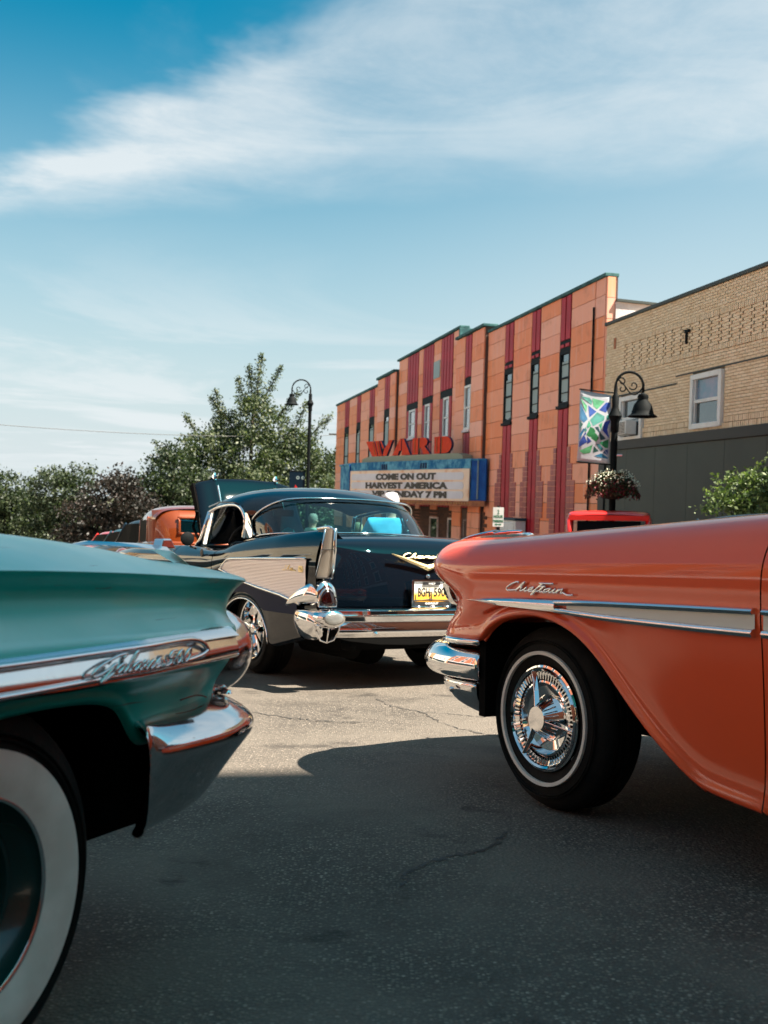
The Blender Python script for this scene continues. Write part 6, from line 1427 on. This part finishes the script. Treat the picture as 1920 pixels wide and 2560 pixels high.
mesh('muffler', *join(tube([(-.35, -.30, .27), (-1.05, -.30, .27)], .075, 14), tube([(-1.0, -.22, .30), (-1.24, -.20, .29)], .028, 10), tube([(-.5, -.62, .25), (-.75, -.62, .25)], .13, 18)), M['dark'], blk, smooth=True)
mesh('wheel_well', *join(box(-.5, .5, -.36, -.30, .28, .85), box(-.5, .5, -.30, .04, .66, .70), box(-.56, -.5, -.3, .03, .3, .7), box(.48, .54, -.3, .03, .3, .7)), M['dark'], blk)
def chrome_wheel(x, y, out):
    w = wheel_base(blk, x, y, .335, .335, .225, .22, None, out); s = out
    mesh('rim_barrel', *lathe([(.228, s * -.004), (.224, s * .002), (.216, s * -.002), (.208, s * -.03), (.200, s * -.07), (.196, s * -.12)], 56), M['chrome'], w, smooth=True, angle=40)
    mesh('brake', *lathe([(.15, s * -.10), (.15, s * -.09), (.05, s * -.085)], 32), M['dark'], w)
    for k in range(5):
        a = R_(90 + 72 * k); ca, sa = math.cos(a), math.sin(a)
        q = loft([[(r_, s * (hh - .02), -wd), (r_, s * hh, -wd * .7), (r_, s * (hh - .006), 0), (r_, s * hh, wd * .7), (r_, s * (hh - .02), wd)] for r_, hh, wd in ((.030, -.018, .022), (.08, -.020, .019), (.14, -.022, .024), (.19, -.018, .034), (.207, -.020, .044))])
        mesh('spoke', [(px * ca - pz * sa, py, px * sa + pz * ca) for px, py, pz in q[0]], q[1], M['chrome'], w, smooth=True, angle=40)
    mesh('centre_cap', *lathe([(.048, s * -.02), (.046, s * -.006), (.036, s * .002), (.001, s * .004)], 24), M['chrome'], w, smooth=True, angle=40)
chrome_wheel(0, 0, 1); chrome_wheel(0, 2 * YB_, -1); chrome_wheel(2.92, 0, 1); chrome_wheel(2.92, 2 * YB_, -1)

# =================================================================== background cars
def simple_wheels(par, xs_, w, R=.34, caps=M['chrome']):
    for x in xs_:
        for s in (1, -1):
            wh = wheel_base(par, x, s * w, R, R, .2, .19, None, s)
            mesh('hubcap', *lathe([(.19, s * -.005), (.15, s * .01), (.06, s * .02), (.001, s * .025)], 28), caps, wh, smooth=True)
def round_car(name, label, x, y, az, m, H=1.5, hw=.86, L=4.6, roof=(-.9, .9), belt=.98, cat='car', closed=False):
    """rounded saloon: body shell with arches, greenhouse, glass, lamps, bumpers; origin at the middle of the car"""
    c = car_root(name, label, x, y, az, cat); x0, x1 = -L / 2, L / 2; wb = (x0 + 1.05, x1 - .85)
    def arch(xx):
        b = .26
        for wx in wb:
            if abs(xx - wx) < .44: b = max(b, .27 + .42 * math.sqrt(max(0, 1 - ((xx - wx) / .44) ** 2)))
        return b
    xs_ = sorted(set([x0, x0 + .08, x0 + .3, x1, x1 - .08, x1 - .3, 0, -.5, .5] + [wx + d for wx in wb for d in (-.46, -.42, -.3, -.15, 0, .15, .3, .42, .46)]))
    cols_ = []
    for xx in xs_:
        e = min(1, (xx - x0) / .35 + .02, (x1 - xx) / .35 + .02); e = math.sqrt(max(.05, e)); t = (xx - x0) / L
        top = belt - .20 * max(0, abs(t - .5) * 2 - .35) ** 1.5; b = arch(xx)
        cols_.append([(xx, hw * (.90 + .08 * e), b), (xx, hw * (.94 + .06 * e), b + .03), (xx, hw * (.93 + .07 * e), max(.6, b + .05)), (xx, hw * (.90 + .08 * e), (top + .62) / 2 + .05), (xx, hw * (.80 + .10 * e), top - .04), (xx, hw * .78 * e, top), (xx, hw * .4 * e, top + .03), (xx, 0, top + .04)])
    for mr in (None, 0.0): body_mesh('body', cols_, m, c, {}, 2, mr)
    zb, zt = belt - .01, H; a, b = roof
    def sect(xx, w, z): return [(xx, hw * w, z - .09), (xx, hw * w * .93, z - .03), (xx, hw * w * .7, z - .004), (xx, 0, z + .012)]
    rows = [sect(a, .70, zt - .05), sect(a + .25, .76, zt - .01), sect((a + b) / 2, .78, zt), sect(b - .3, .76, zt - .015), sect(b, .70, zt - .06)]
    roofcage(rows, 0.0, 'roof', m, c)
    roofcage([[(a - .16, hw * .80, zb), (a - .22, hw * .5, zb + .01), (a - .24, 0, zb + .02)], [(a - .01, hw * .69, zt - .12), (a - .03, hw * .5, zt - .075), (a - .04, 0, zt - .05)]], 0.0, 'rear_window', M['dark_glass'], c, 1)
    roofcage([[(b + .42, hw * .80, zb), (b + .5, hw * .5, zb + .01), (b + .52, 0, zb + .02)], [(b + .01, hw * .69, zt - .13), (b + .03, hw * .5, zt - .09), (b + .04, 0, zt - .06)]], 0.0, 'windscreen', M['dark_glass'], c, 1)
    for s in (1, -1):
        if closed:
            mesh('side_panel', *grid([[(a - .16, s * hw * .82, zb), (a - .05, s * hw * .80, (zb + zt) / 2), (a + .05, s * hw * .73, zt - .09)], [(a + .5, s * hw * .85, zb), (a + .5, s * hw * .83, (zb + zt) / 2), (a + .5, s * hw * .76, zt - .06)]]), m, c, smooth=True)
            mesh('rear_panel', *grid([[(a - .17, s * hw * q, zb), (a - .10, s * hw * q * .97, (zb + zt) / 2), (a + .06, s * hw * q * .88, zt - .06)] for q in (.82, .35)]), m, c, smooth=True)
        mesh('side_window', *grid([[(a + (.5 if closed else -.14), s * hw * .81, zb), (a + .05, s * hw * .73, zt - .10)], [(0, s * hw * .83, zb), (0, s * hw * .76, zt - .09)], [(b + .4, s * hw * .81, zb), (b - .05, s * hw * .73, zt - .11)]]), M['dark_glass'], c)
        mesh('pillar', *tube([(a - .18, s * hw * .80, zb), (a + .0, s * hw * .70, zt - .08)], .09, 8), m, c, smooth=True)
        mesh('pillar', *tube([(b + .44, s * hw * .80, zb), (b - .0, s * hw * .70, zt - .08)], .025, 8), m, c, smooth=True)
        mesh('tail_light', *lathe([(.001, -.03), (.04, -.02), (.05, .02)], 14, 'x', (x0 - .01, s * hw * .75, .72)), M['red_lens'], c, smooth=True)
        mesh('headlight', *lathe([(.001, .04), (.06, .02), (.08, -.03)], 16, 'x', (x1 - .02, s * hw * .7, .74)), M['clear_lens'], c, smooth=True)
    for xb, sg_ in ((x0 - .08, -1), (x1 + .08, 1)):
        mesh('bumper', *tube(smooth_path([(xb - sg_ * .3, hw, .46), (xb, hw * .85, .46), (xb + sg_ * .05, 0, .46), (xb, -hw * .85, .46), (xb - sg_ * .3, -hw, .46)], 4), .055, 10), M['chrome'], c, smooth=True)
    mesh('underbody', *box(x0 + .3, x1 - .3, -hw * .8, hw * .8, .26, .5), M['dark'], c)
    mesh('seat', *join(box(-.45, -.3, -hw * .7, hw * .7, .5, 1.05), box(.35, .5, -hw * .7, hw * .7, .5, 1.08)), M['seat'], c, bevel=.03)
    simple_wheels(c, wb, hw - .02); return c
# copper 1930s body: tall shell with rounded shoulders, small rear window, belt ribs
cu = car_root('copper_car', 'copper orange pre-war car with tall rounded cab and small rear window', -2.45, 14.9, 110)
CW = .72
def cring(x, w, z0, z1, r=.26, n=7):
    pts = [(x, -w, z0), (x, -w, (z0 + z1) / 2)]
    for k in range(n): t = math.pi - (math.pi / 2) * k / (n - 1); pts.append((x, -(w - r) + r * math.cos(t), (z1 - r * .62) + r * .62 * math.sin(t)))
    return pts + [(p[0], -p[1], p[2]) for p in pts[::-1]]
CS = [(.0, .50, .62, 1.34), (.05, .60, .58, 1.43), (.16, .68, .55, 1.51), (.40, .72, .5, 1.565), (.9, .72, .5, 1.575), (1.35, .70, .5, 1.545), (1.5, .68, .5, 1.50)]
# body below the belt, solid; above, shell with openings built from panels
mesh('body', *loft([[(x, -w, .35), (x, -w - .02, .7), (x, -w, 1.04), (x, w, 1.04), (x, w + .02, .7), (x, w, .35)] for x, w in ((-.12, .52), (-.06, .64), (.06, .70), (.4, .74), (1.6, .73), (2.0, .62), (3.0, .42), (3.2, .38))]), M['orange'], cu, smooth=True, angle=60, bevel=.03)
# rear panel with a real opening for the window
def rpan(y0, y1, z0, z1, name='rear_panel'):
    g_ = []
    for j in range(7):
        y = y0 + (y1 - y0) * j / 6; row = []
        for i in range(7):
            z = z0 + (z1 - z0) * i / 6; t = abs(y) / .72; q = max(0, (z - 1.0) / .56)
            row.append((-.05 + .30 * t ** 6 + .10 * q ** 2 + .22 * q ** 6, y, z))
        g_.append(row)
    return grid(g_)
mesh('rear_panel', *join(rpan(-.70, -.36, 1.03, 1.47), rpan(.36, .70, 1.03, 1.47), rpan(-.36, .36, 1.03, 1.14), rpan(-.36, .36, 1.37, 1.47)), M['orange'], cu, smooth=True)
fr_ = smooth_path([(.0, -.33, 1.145), (.0, .33, 1.145), (.0, .365, 1.18), (.02, .365, 1.33), (.03, .33, 1.365), (.03, -.33, 1.365), (.02, -.365, 1.33), (.0, -.365, 1.18), (.0, -.33, 1.145)], 3)
mesh('window_frame', *tube([(x - .045 , y, z) for x, y, z in fr_], .018, 8), M['orange'], cu, smooth=True)
mesh('rear_glass', *box(-.02, -.012, -.36, .36, 1.145, 1.365), M['tint'], cu)
roofcage([[(.17, .69, 1.30), (.10, .64, 1.42), (.10, .5, 1.49), (.08, 0, 1.50)], [(.30, .73, 1.33), (.28, .69, 1.46), (.28, .5, 1.535), (.28, 0, 1.555)], [(.8, .73, 1.35), (.8, .69, 1.49), (.8, .5, 1.56), (.8, 0, 1.59)], [(1.4, .71, 1.33), (1.4, .66, 1.45), (1.4, .5, 1.50), (1.42, 0, 1.53)]], 0.0, 'roof', M['orange'], cu)
for s in (1, -1):
    mesh('rear_corner', *grid([[(.16 + .02 * k, s * (.66 + .045 * math.sin(k)), z) for z in (1.02, 1.15, 1.34)] for k in (0, 1)] + [[(.42, s * .735, z) for z in (1.02, 1.15, 1.36)]]), M['orange'], cu, smooth=True)
    mesh('side_glass', *box(.43, 1.38, s * .715 - .004, s * .715 + .004, 1.04, 1.36), M['dark_glass'], cu)
    mesh('door_frame', *join(tube([(.44, s * .73, 1.03), (.44, s * .725, 1.38)], .022, 8), tube([(1.4, s * .71, 1.03), (1.38, s * .70, 1.36)], .022, 8)), M['orange'], cu, smooth=True)
    mesh('fender', *tube(smooth_path([(-.55, s * .82, .45), (-.3, s * .84, .72), (.1, s * .85, .82), (.5, s * .84, .68), (.8, s * .82, .40), (1.6, s * .80, .34), (2.2, s * .8, .45), (2.6, s * .8, .74), (3.0, s * .78, .76), (3.3, s * .76, .5)], 3), .16, 12, flat=.9), M['orange'], cu, smooth=True)
for z in (.985, .955, .925): mesh('belt_rib', *tube(smooth_path([(1.9, .74, z), (.4, .765, z), (.1, .73, z), (-.04, .62, z), (-.13, .4, z), (-.14, 0, z), (-.13, -.4, z), (-.04, -.62, z), (.1, -.73, z), (.4, -.765, z), (1.9, -.74, z)], 3), .011, 6), M['orange'], cu, smooth=True)
mesh('windscreen', *grid([[(1.66, y, 1.0), (1.44, y, 1.5)] for y in (-.62, 0, .62)]), M['clear'], cu)
mesh('headliner', *box(.3, 1.3, -.6, .6, 1.40, 1.42), M['dark'], cu); mesh('seat', *box(.6, .78, -.6, .6, .6, 1.12), M['seat'], cu, bevel=.04); simple_wheels(cu, (.1, 2.75), .86)
round_car('dark_car', 'dark pre-war car with a red round lamp showing behind the copper orange car', -4.35, 21.0, 120.3, M['navy'], H=1.50, hw=.74, L=4.2, roof=(-1.3, .5), belt=1.02, closed=True)
red_lamp = mesh('red_lamp', *lathe([(.001, -.02), (.08, -.015), (.10, .02), (.05, .05)], 20, 'x'), M['red'], None, smooth=True)
red_lamp.matrix_world = car_frame(-4.35, 21.0, 120.3) @ Matrix.Translation((-1.42, .45, 1.40)); tag(red_lamp, 'round red lamp fixed on the dark pre-war car roof', 'lamp')
round_car('blue_grey_car', 'blue grey car between the dark pre-war car and the small red one', -6.0, 27.2, 120.3, M['bluegrey'], H=1.44, hw=.86, roof=(-.9, .9), belt=1.05, closed=True)
round_car('red_car', 'small bright red car farthest left in the parked row', -7.35, 31.0, 120.3, M['red'], H=1.42, hw=.86, roof=(-.9, .9), belt=1.05, closed=True)
round_car('blue_car', 'dark blue car whose roof shows over the coral hood at the right edge', 5.05, 13.2, 120.3, M['navy'], H=1.52, hw=.9, L=4.9, roof=(-.9, .95), belt=1.0)
# red pickup by the shop
pk = car_root('red_pickup', 'bright red pickup truck, only its cab roof above the coral hood', 4.45, 21.2, 78, 'pickup truck')
def prow(x, w, z): return [(x, w, z - .14), (x, w * .985, z - .05), (x, w * .90, z), (x, 0, z + .015)]
roofcage([prow(-.47, .66, 1.76), prow(-.40, .78, 1.83), prow(0, .82, 1.87), prow(.45, .79, 1.84), prow(.64, .72, 1.75)], 0.0, 'roof', M['red'], pk)
for s in (1, -1):
    mesh('pillar', *tube([(-.44, s * .76, 1.1), (-.42, s * .74, 1.70)], .06, 8), M['red'], pk, smooth=True); mesh('pillar', *tube([(.85, s * .78, 1.1), (.6, s * .74, 1.70)], .04, 8), M['red'], pk, smooth=True)
    mesh('side_window', *grid([[(-.4, s * .79, 1.15), (-.4, s * .77, 1.68)], [(.82, s * .80, 1.15), (.58, s * .77, 1.68)]]), M['dark_glass'], pk)
    mesh('fender', *tube(smooth_path([(.9, s * .85, .5), (1.2, s * .86, .85), (1.6, s * .86, .9), (2.0, s * .84, .7), (2.2, s * .82, .45)], 3), .18, 12), M['red'], pk, smooth=True)
mesh('cab_body', *loft([[(x, -w, .45), (x, -w, 1.0), (x, -w + .06, 1.15), (x, w - .06, 1.15), (x, w, 1.0), (x, w, .45)] for x, w in ((-.5, .80), (.9, .80), (1.2, .68), (2.1, .60), (2.2, .5))]), M['red'], pk, smooth=True, angle=50)
mesh('bed', *join(box(-2.5, -.55, -.80, -.74, .55, 1.0), box(-2.5, -.55, .74, .80, .55, 1.0), box(-2.5, -2.44, -.74, .74, .55, 1.0), box(-2.5, -.55, -.74, .74, .55, .6)), M['red'], pk, bevel=.01)
mesh('rear_window', *box(-.47, -.46, -.6, .6, 1.22, 1.64), M['dark_glass'], pk); mesh('cab_back', *join(box(-.5, -.47, -.78, .78, .9, 1.2), box(-.49, -.46, -.76, .76, 1.65, 1.75)), M['red'], pk)
mesh('windscreen', *grid([[(.88, y, 1.15), (.62, y, 1.70)] for y in (-.72, 0, .72)]), M['clear'], pk); simple_wheels(pk, (-1.6, 1.6), .82, .36)
